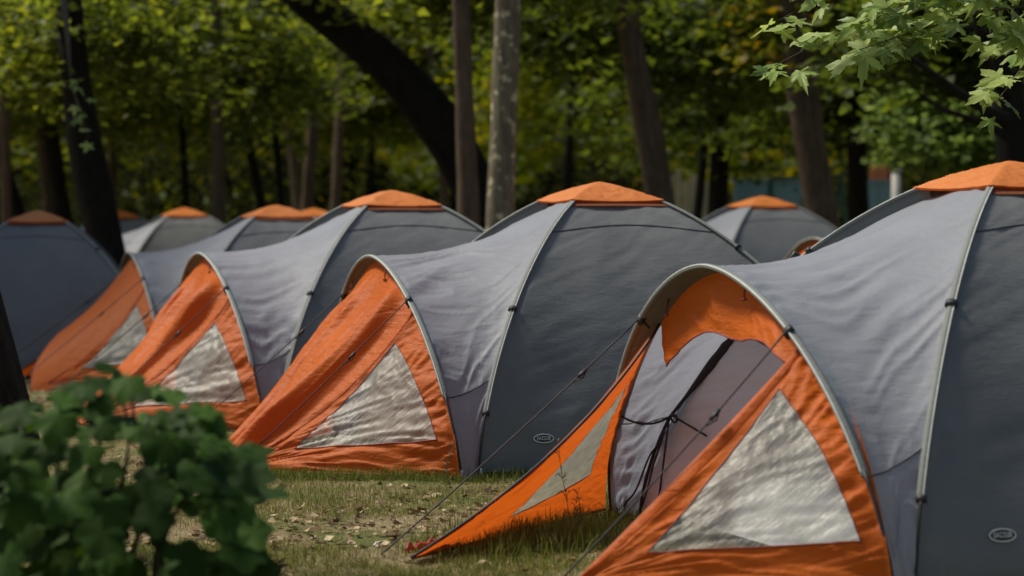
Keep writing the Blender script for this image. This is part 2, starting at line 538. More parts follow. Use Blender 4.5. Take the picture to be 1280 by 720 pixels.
def panel_with_window(S, win, res):
    """orange sheet round a triangular opening, plus the pane"""
    outer = [np.array([0, 0, 1.0]), np.array([0, 1.0, 0]), np.array([1.0, 0, 0])]
    W = [np.array(w) / sum(w) for w in win]
    sheet = MB(); n = int(90 * res); k = max(6, int(30 * res))
    v = np.linspace(0, 1, n)[:, None, None]; w = np.linspace(0, 1, k)[None, :, None]
    for i in range(3):
        j = (i + 1) % 3
        B = lerp(lerp(outer[i], outer[j], v), lerp(W[i], W[j], v), w)
        sheet.grid(S(B[..., 0], B[..., 1], B[..., 2]))
    pane = MB(); m = int(60 * res)
    a = np.linspace(0, 1, m)[:, None, None]; b = np.linspace(0, 1, m)[None, :, None]
    B = lerp(W[0], lerp(W[1], W[2], b), a)
    return sheet, (pane, B, W)


def text_mesh(parent, body, P0, ex, ey, nrm, size, mat, name="lettering"):
    cu = bpy.data.curves.new("lettering", 'FONT')
    cu.body = body; cu.size = size; cu.align_x = 'CENTER'; cu.align_y = 'CENTER'; cu.extrude = 0.0008
    tmp = bpy.data.objects.new("lettering", cu); col.objects.link(tmp)
    dg = bpy.context.evaluated_depsgraph_get()
    me = bpy.data.meshes.new_from_object(tmp.evaluated_get(dg))
    bpy.data.objects.remove(tmp); bpy.data.curves.remove(cu)
    n = len(me.vertices); co = np.empty(n * 3, np.float32); me.vertices.foreach_get("co", co); co = co.reshape(-1, 3)
    V = P0 + co[:, :1] * ex + co[:, 1:2] * ey + co[:, 2:] * nrm
    me.vertices.foreach_set("co", V.astype(np.float32).ravel()); me.update()
    me.materials.clear(); me.materials.append(mat)
    o = bpy.data.objects.new(name, me)
    return link(o, parent)


def build_tent(name_label, X, Y, yaw_deg, res=1.0, seed=0, mode='closed', pegN=(2.1, 0.52), pegF=(2.04, -0.23),
               guyN=(2.12, 0.46), guyF=(2.22, -0.71), ha=AHA, badge=True, dz=0.0, capz=0.014, group=None, soft=False):
    z0 = float(ground_z(X, Y)) + dz
    root = empty("dome_tent", (X, Y, z0), math.radians(yaw_deg))
    tag(root, name_label, "tent", "grey and orange dome tents pitched under the trees")
    N = lambda k: max(8, int(k * res))
    # --- dome panels
    corners = {'FN': (1, 1), 'BN': (-1, 1), 'BF': (-1, -1), 'FF': (1, -1)}
    for (c0, c1, nm, mt, sg) in (('FN', 'BN', 'side_panel', 'grey', 0.035), ('BN', 'BF', 'rear_panel', 'grey', 0.03),
                                 ('BF', 'FF', 'side_panel', 'grey', 0.035), ('FF', 'FN', 'inner_wall', 'inner', 0.17)):
        u, v = np.meshgrid(np.linspace(0, 1, N(110)), np.linspace(0, 1, N(110)), indexing='ij')
        G_ = gore_surface(corners[c0], corners[c1], u, v, seed + len(nm), sg) if mt == 'grey' else \
            gore_surface(corners[c0], corners[c1], u, v, seed + len(nm), 0.0, umax=0.60) - np.array([1.0, 0, 0]) * (0.17 * 4 * v * (1 - v) * np.minimum(1, 2 * u) + 0.02 * np.minimum(1, 3 * u))[..., None]
        b = MB(); b.grid(G_)
        go = b.build(nm, M[mt], root)
        if mt == 'grey':
            vv = np.linspace(0.02, 0.98, 40); uu = 0.655 + 0.03 * np.sin(vv * np.pi)
            pts = gore_surface(corners[c0], corners[c1], uu, vv, seed + len(nm), sg)
            b = MB(); b.tube(pts * np.array([1.004, 1.004, 1.001]), 0.0022, sides=5); b.build("seam", M['black'], go)
    # --- vestibule roof from the hoop back to the dome
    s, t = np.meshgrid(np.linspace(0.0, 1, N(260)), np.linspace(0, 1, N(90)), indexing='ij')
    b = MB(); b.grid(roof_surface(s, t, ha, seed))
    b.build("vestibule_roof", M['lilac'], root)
    # seams across the roof sides and under the cap
    for sv in (0.135, 0.865):
        tt = np.linspace(0.02, 0.98, 24)
        pts = roof_surface(np.full(24, sv), tt, ha, seed)
        pts[:, 1] += 0.004 * (1 if sv < 0.5 else -1)
        b = MB(); b.tube(pts, 0.003, sides=5); b.build("seam", M['black'], root)
    # --- dome poles: cloth sleeve, bare lower end, ferrule, clips
    for key, (sa, sb) in corners.items():
        o_dir = np.array([sa * 0.5, sb * 0.6, 0.75])
        u = np.linspace(0.185, U_CAP + 0.03, N(60)); pts = pole_curve(sa, sb, u)
        od = pts * np.array([1, 1, 0.8]); od /= np.linalg.norm(od, axis=1)[:, None]
        b = MB(); b.tube(pts + od * 0.006, 0.0135, 0.008, ref=od, sides=10)
        sl = b.build("pole_sleeve", M['sleeve'], root)
        side = np.cross(np.gradient(pts, axis=0), od); side /= np.linalg.norm(side, axis=1)[:, None]
        b = MB(); b.tube(pts + od * 0.010 + side * 0.011, 0.0030, sides=6); b.build("piping", M['piping'], sl)
        u = np.linspace(0.0, 0.19, 12); pts2 = pole_curve(sa, sb, u); pts2[:, 2] += 0.01
        b = MB(); b.tube(pts2 + np.array([0, 0.008 * sb, 0]), 0.006, sides=8); pl = b.build("pole", M['black'], root)
        b = MB(); p0 = pole_curve(sa, sb, 0.0)
        b.tube(np.array([p0 + [0, 0.012 * sb, -0.02], p0 + [-0.01 * sa, 0.008 * sb, 0.05]]), [0.007, 0.008], sides=8)
        b.build("ferrule", M['metal'], pl)
        # black tie where the sleeve ends
        p = pole_curve(sa, sb, 0.188)
        b = MB(); b.tube(np.array([p + [0.0, 0.0, -0.012], p + [0, 0, 0.012]]) + np.array([0, .006 * sb, 0]), 0.019, 0.015, ref=(sa, sb, 0), sides=10)
        b.build("tie", M['black'], root)
        if key in ('FN', 'FF', 'BN'):
            uc = 0.60 if key != 'FN' else (0.43 if mode != 'open' else 0.50)
            p = pole_curve(sa, sb, uc); od1 = p / np.linalg.norm(p)
            tan = pole_curve(sa, sb, uc + 0.02) - p; tan /= np.linalg.norm(tan)
            b = MB(); b.tube(np.array([p - tan * 0.011, p + tan * 0.011]) + od1 * 0.008, 0.023, 0.016, ref=od1, sides=10)
            cl = b.build("clip", M['black'], root)
            if key == 'FN' and mode != 'open':
                q = p + od1 * 0.026
                b = MB(); b.tube(np.array([q, q + [0.0, 0.004, -0.05], q + [-0.01, 0.006, -0.075]]), 0.004, sides=6)
                b.tube(np.array([q + [-0.01, 0.008, -0.07], q + [-0.012, 0.01, -0.10], q + [-0.012, 0.01, -0.135]]), [0.014, 0.022, 0.016], [0.009, 0.013, 0.009], ref=(0, 1, 0), sides=8)
                b.build("buckle", M['black'], cl)
    # --- cloth fins that hold the far poles off the fabric
    for sa, sb in ((1, -1), (-1, 1), (-1, -1)):
        u = np.linspace(0.30, U_CAP + 0.03, N(50)); p = pole_curve(sa, sb, u)
        od = p * np.array([1, 1, 0.8]); od /= np.linalg.norm(od, axis=1)[:, None]
        b = MB(); b.grid(np.stack([p + od * 0.012, p - od * 0.02 * 1, p - od * 0.05], 1)); b.build("pole_fin", M['grey'], root)
    # --- hoop of the vestibule
    s = np.linspace(0.135, 0.865, N(120)); pts = arch_curve(s, ha)
    od = np.stack([np.full_like(s, 0.25), np.cos(np.pi * s), np.sin(np.pi * s)], -1); od /= np.linalg.norm(od, axis=1)[:, None]
    b = MB(); b.tube(pts + od * 0.004, 0.015, 0.009, ref=od, sides=10); hp = b.build("hoop_sleeve", M['sleeve'], root)
    b = MB(); b.tube(pts + od * 0.009 + np.array([0.011, 0, 0]), 0.0036, sides=6); b.build("piping", M['piping'], hp)
    for sg, s0, s1 in ((1, 0.0, 0.14), (-1, 1.0, 0.86)):
        sv = np.linspace(s0, s1, 12); pts = arch_curve(sv, ha); pts[:, 2] += 0.008
        b = MB(); b.tube(pts + np.array([0.004, 0.008 * sg, 0]), 0.006, sides=8); pl = b.build("pole", M['black'], root)
        p0 = arch_curve(s0, ha)
        b = MB(); b.tube(np.array([p0 + [0.012, 0.014 * sg, -0.02], p0 + [0.004, 0.01 * sg, 0.05]]), [0.007, 0.008], sides=8)
        b.build("ferrule", M['metal'], pl)
    # --- brow: inside of the roof hem, behind the hoop
    S_N, S_F = 0.305, 0.697

    def a_in(s):
        s = np.asarray(s, float); h = np.clip(np.sin(np.pi * s), 0, 1)
        k = sstep((h - 0.05) / 0.8)
        P = arch_curve(s, ha)
        P = P + np.stack([-(0.075 if mode == 'open' else 0.042) * k, -np.cos(np.pi * s) * 0.012 * k, -0.02 * k], -1)
        return P
    s = np.linspace(0.02, 0.98, N(120)); A = arch_curve(s, ha); B = a_in(s)
    b = MB(); b.grid(np.stack([A, lerp(A, B, 0.5) + np.array([0, 0, .002]), B], 1)); b.build("hood_lining", M['sleeve'], root)
    # --- orange front
    def gp(p):
        return np.array([p[0], p[1], 0.012])
    pN, pF = gp(pegN), gp(pegF)
    stN, stF = a_in(S_N), a_in(S_F); ftN, ftF = a_in(0.0), a_in(1.0)
    ftN = ftN + np.array([0.02, 0.03, 0.015]); ftF = ftF + np.array([0.02, -0.03, 0.015])
    sagv = np.array([-0.05, 0.0, -0.035])
    for nm, ft, stp, pg, s0, s1, win, do in (('N', ftN, stN, pN, 0.0, S_N, NEAR_WIN, True), ('F', ftF, stF, pF, 1.0, S_F, FAR_WIN, True)):
        nrm = np.cross(stp - ft, pg - ft); nrm /= np.linalg.norm(nrm)
        if nrm[2] < 0: nrm = -nrm
        base0 = a_in(s0)
        arcf = lambda q, s0=s0, s1=s1, ft=ft, base0=base0: a_in(s0 + (s1 - s0) * q) + (ft - base0) * ((1 - q) ** 2)[..., None]
        Sf = bary_panel(ft, stp, pg, arcf, sagv * ((0.15 if nm == 'N' else 1.3) if mode == 'open' else 1.0), nrm, seed + (3 if nm == 'N' else 8), 0.014 if nm == 'N' else 0.006)
        sheet, (pane, B, W) = panel_with_window(Sf, win, res)
        fp = sheet.build("front_panel", M['orange'], root)
        P = Sf(B[..., 0], B[..., 1], B[..., 2])
        a = B[..., 1] * 14; c = B[..., 2] * 11
        ew = sstep(np.minimum(np.linspace(0, 1, P.shape[0])[:, None], 1 - np.linspace(0, 1, P.shape[0])[:, None]) / 0.08) * \
            sstep(np.minimum(np.linspace(0, 1, P.shape[1])[None, :], 1 - np.linspace(0, 1, P.shape[1])[None, :]) / 0.08)
        cr_ = 0.004 * ridge(a + c * 0.6 + vnoise(a, c, seed), c * 0.7 - a * .3, seed + 4) + 0.0012 * ridge(a * 3 + c, c * 3.1, seed + 6)
        pane.grid(P + nrm * (cr_ * ew)[..., None])
        pane.build("window", M['vinyl'], root)
        # stitched edging of the window and its lower hem line to the foot
        for i in range(3):
            q = np.linspace(0, 1, 30)[:, None]; Bq = lerp(W[i], W[(i + 1) % 3], q)
            e = Sf(Bq[:, 0], Bq[:, 1], Bq[:, 2]) + nrm * 0.002
            b = MB(); b.tube(e, 0.0022 if i != 1 else 0.0032, sides=5)
            b.build("stitching", M['redpipe'], fp)
        # hem seam below the window out to both corners
        q = np.linspace(0, 1, 40)
        Bq = np.stack([lerp(0.80, 0.0, q), lerp(0.0, 0.84, q), lerp(0.20, 0.16, q) ], -1); Bq /= Bq.sum(1)[:, None]
        Bq = np.where((q > 0.86)[:, None], Bq, Bq)
        # zip along the door edge
        q = np.linspace(0.0, 1, 50); Bq = np.stack([0 * q, q, 1 - q], -1)
        e = Sf(Bq[:, 0], Bq[:, 1], Bq[:, 2])
        b = MB(); b.tube(e + nrm * 0.004, 0.0035 if nm == 'N' else 0.0055, sides=6)
        b.build("zip", M['redpipe'] if nm == 'N' else M['black'], fp)
        # facing strip folded round the door edge
        inw = Sf(np.full_like(q, 0.045) * np.sin(np.pi * q) ** .5, q * 0.97 + .0, 1 - q * 0.97 - 0.045 * np.sin(np.pi * q) ** .5)
        b = MB(); b.grid(np.stack([e + nrm * 0.009, lerp(e, inw, 0.5) + nrm * 0.013, inw + nrm * 0.003], 1)); b.build("edge_facing", M['orange'], fp)
        # bottom hem
        q = np.linspace(0, 1, 50); Bq = np.stack([1 - q, q, 0 * q], -1)
        e = Sf(Bq[:, 0], Bq[:, 1], Bq[:, 2])
        b = MB(); b.tube(e, 0.004, 0.006, sides=6); b.build("hem", M['redpipe'], fp)
        # strap knot where the guy line is tied to the hoop
        s_ = S_N if nm == 'N' else S_F
        p = arch_curve(s_, ha); dirv = arch_curve(s_ + 0.01, ha) - p; dirv /= np.linalg.norm(dirv)
        b = MB(); b.tube(np.array([p - dirv * 0.013, p + dirv * 0.013]) + np.array([0.006, 0, 0.002]), 0.024, 0.016, ref=(1, 0, 0.3), sides=10)
        b.tube(np.array([p + [0.0, 0, -0.005], stp + (pg - stp) * 0.03 + [0.02, 0, 0.01]]), 0.005, sides=6)
        b.build("strap", M['black'], root)
        # guy line
        g = guyN if nm == 'N' else guyF
        G = np.array([g[0], g[1], 0.0]); q = np.linspace(0, 1, 14)[:, None]
        line = lerp(p + np.array([0.02, 0, 0]), G, q); line[:, 2] -= 0.012 * 4 * (q * (1 - q))[:, 0]
        if nm == 'N': line[:, :2] += (0.045 * 4 * (q * (1 - q)))* np.array([0.3, 0.9])
        b = MB(); b.tube(line, 0.0032, sides=6)
        gl = b.build("guy_line", M['cord'], root)
        b = MB(); b.tube(np.array([G + [0.035, 0, 0.03], G + [0.02, 0, 0.042], G + [0.0, 0, 0.03], G + [-0.02, 0, -0.06]]), 0.0035, sides=6)
        b.build("tent_peg", M['metal'], gl)
        k = 4 if nm == 'N' else 3
        dd = line[k + 1] - line[k]; dd /= np.linalg.norm(dd)
        b = MB(); b.tube(np.array([line[k] - dd * 0.024, line[k] + dd * 0.024]), 0.010, 0.007, ref=(0, 0, 1), sides=8)
        b.tube(np.array([line[k] - dd * 0.02 + [0, .004, -.004], line[k] + [0, 0.012, -0.018], line[k] + dd * 0.05 + [0, .004, -.003]]), 0.003, sides=5)
        b.build("tensioner", M['black'], gl)
    # door between the panels
    nu, nt_ = N(110), N(110)
    u, t = np.meshgrid(np.linspace(0, 1, nu), np.linspace(0, 1, nt_), indexing='ij')
    su = lerp(S_N, S_F, u)
    top = a_in(su); bot = lerp(pN, pF, u[..., None])
    if mode == 'closed':
        P = lerp(top, bot, t[..., None]) + sagv * (4 * t * (1 - t))[..., None]
        env = sstep(u / 0.12) * sstep((1 - u) / 0.12) * sstep(t / 0.25)
        w = 0.045 * vnoise(u * 7 + t * 0.8, t * 1.3, seed + 11) + 0.030 * ridge(u * 5 + 0.6 * t, t * 1.1, seed + 12) + 0.007 * ridge(u * 24 + 2 * t, t * 4, seed + 13) + 0.030 * ridge(u * 9 - 1.2 * t, t * 0.7, seed + 14)
        P = P + np.array([0.75, 0.25, 0.6]) * (w * env)[..., None]
        # overhang fold beside the near zip
        f = 0.065 * np.exp(-((u - 0.16) / 0.07) ** 2) * sstep(t / 0.1) * sstep((1 - t) / 0.3)
        P = P + np.array([0.5, 0.7, 0.4]) * f[..., None]
        b = MB(); b.grid(P); b.build("door", M['orange'], root)
    else:
        # rolled-up rest of the door hanging under the hoop
        eN = lerp(pN, stN, 0.0) - stN; eN /= np.linalg.norm(eN)
        if mode == 'open':
            Ls = np.interp(u[:, 0], [0, 0.12, 0.30, 0.42, 0.60, 0.80, 0.93, 1], [0.13, 0.155, 0.225, 0.235, 0.215, 0.195, 0.18, 0.175])
        else:
            Ls = np.interp(u[:, 0], [0, 0.25, 0.5, 0.75, 1], [1.45, 1.35, 1.15, 0.8, 0.55])
        d0 = eN; d1 = np.array([0.05, 0.05, -1.0]); d2 = np.array([-0.03, 0.42, -0.92])
        uu = u[..., None]
        if mode == 'half':
            eF = pF - stF; eF /= np.linalg.norm(eF); dirs = lerp(d0, eF, uu); top = top + sagv * 1.6 * (np.sin(np.pi * np.clip(t * Ls[:, None] / 1.5, 0, 1)))[..., None]
        else:
            dirs = np.where(uu < 0.45, lerp(d0, d1, sstep(uu / 0.45)), lerp(d1, d2, sstep((uu - 0.45) / 0.55)))
        P = top + dirs * (t * Ls[:, None])[..., None]
        w = 0.016 * ridge(u * 2.4 + 0.4 * t, t * 0.5, seed + 5) + 0.007 * vnoise(u * 9, t * 2, seed + 6) + 0.004 * ridge(u * 14 + t * 3, t * 3, seed + 7)
        P = P + np.array([0.9, 0.3, 0.1]) * (w * sstep(t / 0.35) * sstep(u / 0.08))[..., None]
        b = MB(); b.grid(P); dr = b.build("door", M['orange'], root)
        b = MB(); b.tube(P[:, -1], 0.0035, sides=6); b.build("hem", M['redpipe'], dr)
        # zip tape and toggles under the hoop
    for s_ in (0.42, 0.645):
        p = a_in(s_) + np.array([0.03, 0, 0.0])
        b = MB(); b.tube(np.array([p + [0, 0, 0.01], p + [0.012, 0.004, -0.03], p + [0.012, 0.006, -0.052]]), 0.0035, sides=6)
        b.tube(np.array([p + [0.014, -0.016, -0.056], p + [0.014, 0.02, -0.052]]), 0.0055, sides=6)
        b.build("toggle", M['redpipe'], root)
    if mode == 'open':
        # loose hem of the pegged-out flap, crumpled on the grass
        q = np.linspace(0, 1, 70)[:, None]; w_ = np.linspace(-1, 1, 12)[None, :]
        d_ = ftF - pF; d_ /= np.linalg.norm(d_); dn = np.array([-d_[1], d_[0], 0])
        dn = dn / np.linalg.norm(dn)
        P = pF + np.array([0.03, 0.0, 0.012]) + d_ * (q * 0.40 + 0.05)[..., None] + dn * (0.015 + w_ * 0.022 * (0.5 + np.sin(np.pi * q * .9 + .2)) + 0.012 * vnoise(q * 9, w_ * 0 + 3, 5))[..., None]
        P[..., 2] += 0.012 + 0.014 * ridge(q * 10 + w_ * 0.7, w_ * 1.6, 77) + 0.012 * vnoise(q * 26, w_ * 3, 78)
        b = MB(); b.grid(P); b.build("crumpled_hem", M['redcloth'], root)
        # heavy binding on the far pole, tape loops and cords inside the porch
        pA = pole_curve(1, -1, np.linspace(0, 0.24, 12)) + np.array([0.015, 0.035, 0.0])
        qb = np.linspace(0, 1, 39)[1:, None]; pB = pA[-1] + qb * 1.6 * np.array([-0.25, 0.235, 0.42])
        pts0 = np.concatenate([pA, pB])
        u_ = np.linspace(0.0, 0.62, 50); pts = pole_curve(1, -1, u_) + np.array([0.012, 0.03, 0.0]) + (u_ / .6)[:, None] ** 2.5 * np.array([-0.02, 0.20, 0.0])
        pts = pts0
        b = MB(); b.tube(pts, np.interp(u_, [0, .2, .3, .62], [.006, .008, .021, .024]), 0.010, ref=(0.2, 1, 0), sides=8); b.build("pole_binding", M['black'], root)
        p1 = pole_curve(1, -1, 0.24) + np.array([0.02, 0.04, 0]); pa = arch_curve(0.86, ha) + np.array([-0.02, 0.03, 0.02])
        q = np.linspace(0, 1, 14)[:, None]; ln = lerp(p1, pa, q); ln[:, 2] -= 0.03 * 4 * (q * (1 - q))[:, 0]
        b = MB(); b.tube(ln, 0.005, sides=6); b.build("cord", M['black'], root)
        for ub, L in ((0.245, 0.115), (0.43, 0.13)):
            p = pole_curve(1, -1, ub) + np.array([0.02, 0.05, 0])
            e = p + np.array([-0.06, 0.22, -L * 0.6]); q = np.linspace(0, 1, 10)[:, None]
            ln = lerp(p, e, q)
            b = MB(); b.tube(ln, 0.0045, sides=6)
            a = np.linspace(0, 2 * np.pi, 13); c = p + np.array([0, 0.03, -0.012])
            b.tube(np.stack([c[0] + 0 * a, c[1] + 0.030 * np.cos(a), c[2] + 0.016 * np.sin(a)], -1), 0.005, sides=6, cap=False)
            b.build("tape_loop", M['black'], root)
        for k in range(3):
            p = pole_curve(1, -1, 0.235 - 0.02 * k) + np.array([0.02, 0.05, 0]); e = np.array([1.03 + 0.05 * k, -1.02 - 0.06 * k, 0.02])
            q = np.linspace(0, 1, 14)[:, None]; ln = lerp(p, e, q) + np.array([0.01, 0.02, -0.02]) * np.sin(q * 9 + k) * (k * 0.4)
            b = MB(); b.tube(ln, 0.0042, sides=6); b.build("cord", M['black'], root)
    # --- cap over the crossing poles
    a = np.linspace(-1, 1, N(60)); Xc, Yc = np.meshgrid(a, a, indexing='ij')
    m_ = np.maximum(np.abs(Xc), np.abs(Yc)); rr = CAPR * 0.97
    zc = float(pole_curve(1, 1, U_CAP)[2]) + 0.024
    top_z = TH + capz + 0.012
    Zc = top_z - (top_z - zc) * m_ ** 1.08
    Zc = Zc + 0.012 * (1 - np.abs(np.abs(Xc) - np.abs(Yc))) ** 2 * m_ * (1 - m_) * 2
    Zc = Zc - 0.010 * m_ ** 6 * (1 - np.minimum(np.abs(Xc), np.abs(Yc)) ** 2)
    env = (0.2 + 0.8 * m_) * (1 - 0.85 * m_ ** 6)
    Zc = Zc + env * (0.006 * vnoise(Xc * 5, Yc * 5, seed + 20) + 0.004 * ridge(Xc * 9 + Yc * 4, Yc * 8 - Xc * 3, seed + 21))
    flare = 1 + 0.03 * m_ ** 4
    C = np.stack([Xc * TA * rr * flare, Yc * TB * rr * flare, Zc], -1)
    b = MB(); b.grid(C); cp = b.build("cap", M['cap'], root)
    for (c0, c1) in (('FN', 'BN'), ('BN', 'BF'), ('BF', 'FF')):  # added strips: the cap's shade on the panels, put into their colour
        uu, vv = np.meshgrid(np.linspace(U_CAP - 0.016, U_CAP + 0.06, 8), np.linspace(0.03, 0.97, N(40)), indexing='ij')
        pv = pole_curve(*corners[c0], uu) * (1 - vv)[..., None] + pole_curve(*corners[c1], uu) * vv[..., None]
        b = MB(); b.grid(pv + np.array([0, 0, 0.004])); b.build("cap_shade_band", M['cap_shade'], cp)
    ring = np.concatenate([C[:, -1], C[-1, ::-1][1:], C[::-1, 0][1:], C[0, :][1:]])
    b = MB(); low = ring.copy(); low[:, 2] -= 0.008; low[:, :2] *= 0.99
    b.grid(np.stack([ring, low], 1)); b.build("cap_hem", M['orange'], cp)
    # --- oval badge low on the near side panel
    if badge:
        uu_ = np.array([0.10, 0.10, 0.15, 0.12]); vv_ = np.array([0.120, 0.20, 0.155, 0.155])
        g = gore_surface((1, 1), (-1, 1), uu_, vv_, seed + len('side_panel'), 0.035)
        ex = g[1] - g[0]; ex /= np.linalg.norm(ex); n_ = np.cross(ex, g[2] - g[3]); n_ /= np.linalg.norm(n_)
        if n_[1] < 0: n_ = -n_
        ey = np.cross(n_, ex); 
        if ey[2] < 0: ey = -ey
        P0 = g[3] + n_ * 0.006
        a = np.linspace(0, 2 * np.pi, 41)
        rx, ry = 0.049, 0.021
        b = MB(); rad = np.linspace(0, 1, 6)
        b.grid(P0 + (np.cos(a)[:, None, None] * rad[None, :, None]) * rx * ex + (np.sin(a)[:, None, None] * rad[None, :, None]) * ry * ey)
        bd = b.build("badge", M['badge'], root)
        b = MB(); b.tube(P0 + n_ * 0.001 + np.cos(a)[:, None] * rx * ex + np.sin(a)[:, None] * ry * ey, 0.0026, 0.0022, ref=n_, sides=6, cap=False)
        b.build("badge_rim", M['silver'], bd)
        text_mesh(bd, "DAZZLER", P0 + n_ * 0.003, ex, ey * 1.5, n_, 0.0165, M['silver'])
    return root


TENTS = [
    # label, X, Y, yaw, res, seed, kwargs
    ("nearest tent at the right edge with its orange door rolled up and porch open", 1.899, 9.163, 199.0, 1.0, 11,
     dict(mode='open', pegN=(2.12, 0.83), pegF=(2.34, -0.13), guyN=(2.15, 0.75), guyF=(2.39, -0.35))),
    ("middle tent with closed orange door, its whole grey side and oval badge showing", 0.468, 12.876, 197.96, 1.0, 31,
     dict(pegN=(2.10, 0.52), pegF=(2.04, -0.23), guyN=(2.09, 0.44), guyF=(2.22, -0.71))),
    ("tent behind the green bush, closed orange door, pitched left of the middle tent", -0.789, 15.644, 199.5, 0.7, 53,
     dict(pegN=(2.10, 0.52), pegF=(2.04, -0.20), ha=1.03)),
    ("fourth tent of the row, low orange porch half open beside the dark grey dome", -2.02, 20.6, 197.0, 0.5, 71,
     dict(mode='half', pegN=(2.05, 1.0), pegF=(2.30, 0.30), ha=1.03, guyN=(2.3, 0.95), guyF=(2.5, 0.2))),
    ("dark grey dome cut by the left edge, orange cap, leaning black trunk rising behind it", -4.26, 21.6, 188.0, 0.5, 83, dict(badge=False)),
    ("small far tent with pale roof between the black trunk and the thin brown trunk", -4.19, 30.7, 197.0, 0.4, 97, dict(badge=False)),
    ("far tent mostly hidden behind the leaning black trunk on the left", -5.25, 32.0, 197.0, 0.4, 101, dict(badge=False)),
    ("far tent of which only the orange cap shows behind the fourth tent of the row", -2.56, 31.0, 197.0, 0.4, 113, dict(badge=False)),
    ("grey tent in the gap between the two nearest tents, before the big brown trunk", 2.49, 23.9, 198.0, 0.5, 127, dict(badge=False, dz=0.06)),
    ("tent hidden behind the nearest one, its orange hoop peeping over its pale roof", 3.80, 21.0, 198.0, 0.5, 139, dict(badge=False, dz=0.05)),
]
for lab, X, Y, yaw, res, seed, kw in TENTS:
    build_tent(lab, X, Y, yaw, res, seed, **kw)

# ------------------------------------------------------------------ leaf machinery
KITE = np.array([[0, 0, 0], [0.5, 0.28, 0.10], [0, 1, 0], [-0.5, 0.28, 0.10]], float)
KITE_T = np.array([[0, 1, 2], [0, 2, 3]])


def leaf_cloud(mb, C, size, tint, tilt=0.6, up=None, tmpl=KITE, tt=KITE_T, r=rng):
    """place a leaf template at each centre C with a roughly upward normal"""
    n = len(C)
    nrm = np.stack([r.normal(0, tilt, n), r.normal(0, tilt, n), np.ones(n)], -1)
    nrm /= np.linalg.norm(nrm, axis=1)[:, None]
    az = r.uniform(0, 2 * np.pi, n); d = np.stack([np.cos(az), np.sin(az), np.full(n, -0.45)], -1)
    d -= nrm * (d * nrm).sum(1)[:, None]; d /= np.linalg.norm(d, axis=1)[:, None]
    sx = np.cross(d, nrm)
    V = (C[:, None] + tmpl[None, :, 0:1] * sx[:, None] * size[:, None, None] + tmpl[None, :, 1:2] * d[:, None] * size[:, None, None]
         + tmpl[None, :, 2:3] * nrm[:, None] * size[:, None, None])
    k = len(tmpl)
    T = (tt[None] + (np.arange(n) * k)[:, None, None]).reshape(-1, 3)
    mb.tris(V.reshape(-1, 3), T, np.repeat(tint, len(tt)))


def spray_points(r, anchors, length, per, width):
    """points along drooping twigs that start at the anchors"""
    n = len(anchors)
    az = r.uniform(0, 2 * np.pi, n)
    q = r.uniform(0.1, 1, (n, per))
    L = length * r.uniform(0.6, 1.3, n)
    side = r.normal(0, width, (n, per)) * (0.4 + q)
    x = anchors[:, 0:1] + np.cos(az)[:, None] * L[:, None] * q - np.sin(az)[:, None] * side
    y = anchors[:, 1:2] + np.sin(az)[:, None] * L[:, None] * q + np.cos(az)[:, None] * side
    z = anchors[:, 2:3] - 0.35 * L[:, None] * q ** 2 + r.normal(0, 0.05, (n, per))
    return np.stack([x, y, z], -1).reshape(-1, 3), np.repeat(r.uniform(-0.12, 0.12, n), per)


DARK = [(0.0, (0.030, 0.050, 0.010)), (0.45, (0.060, 0.090, 0.016)), (0.75, (0.09, 0.13, 0.022)), (1.0, (0.13, 0.15, 0.02))]
MID = [(0.0, (0.040, 0.060, 0.014)), (0.4, (0.115, 0.155, 0.026)), (0.7, (0.19, 0.23, 0.036)), (1.0, (0.28, 0.29, 0.04))]
YEL = [(0.0, (0.05, 0.08, 0.012)), (0.4, (0.13, 0.17, 0.02)), (0.75, (0.26, 0.27, 0.03)), (1.0, (0.40, 0.30, 0.03))]
AUT = [(0.0, (0.04, 0.06, 0.012)), (0.45, (0.10, 0.13, 0.02)), (0.75, (0.28, 0.22, 0.03)), (1.0, (0.42, 0.15, 0.02))]
LGT = [(0.0, (0.06, 0.10, 0.025)), (0.4, (0.12, 0.19, 0.05)), (0.8, (0.20, 0.28, 0.08)), (1.0, (0.26, 0.33, 0.10))]
LM = {k: leaf_mat("leaves_" + k, v, clump=0.6) for k, v in
      dict(dark=DARK, mid=MID, yellow=YEL, autumn=AUT, light=LGT).items()}


def trunk_mesh(pts, rad, mat, name, parent, sides=14, seed=0):
    pts = np.asarray(pts, float)
    # refine
    d = np.concatenate([[0], np.cumsum(np.linalg.norm(np.diff(pts, axis=0), axis=1))])
    q = np.linspace(0, d[-1], max(12, int(d[-1] / 0.25)))
    P = np.stack([np.interp(q, d, pts[:, i]) for i in range(3)], -1)
    for _ in range(3):
        P[1:-1] = (P[:-2] + 2 * P[1:-1] + P[2:]) / 4
    R = np.interp(q, d, rad) * (1 + 0.06 * vnoise(q * 2.2, q * 0 + seed, seed))
    b = MB()
    T = np.gradient(P, axis=0); T /= np.linalg.norm(T, axis=1)[:, None]
    S = np.cross(T, [0.05, 1, 0.1]); S /= np.linalg.norm(S, axis=1)[:, None]; U = np.cross(S, T)
    a = np.linspace(0, 2 * np.pi, sides, endpoint=False)
    rr = R[None] * (1 + 0.09 * vnoise(np.broadcast_to((a * 2.2)[:, None], (sides, len(q))), np.broadcast_to((q * 1.2)[None], (sides, len(q))), seed + 1))
    b.grid(P[None] + S[None] * (np.cos(a)[:, None, None] * rr[..., None]) + U[None] * (np.sin(a)[:, None, None] * rr[..., None]), close_u=True)
    return b.build(name, mat, parent)


def rel(P, base):
    return np.asarray(P) - np.asarray(base)


TREE_GROUP = "trees of the wood behind the tents"


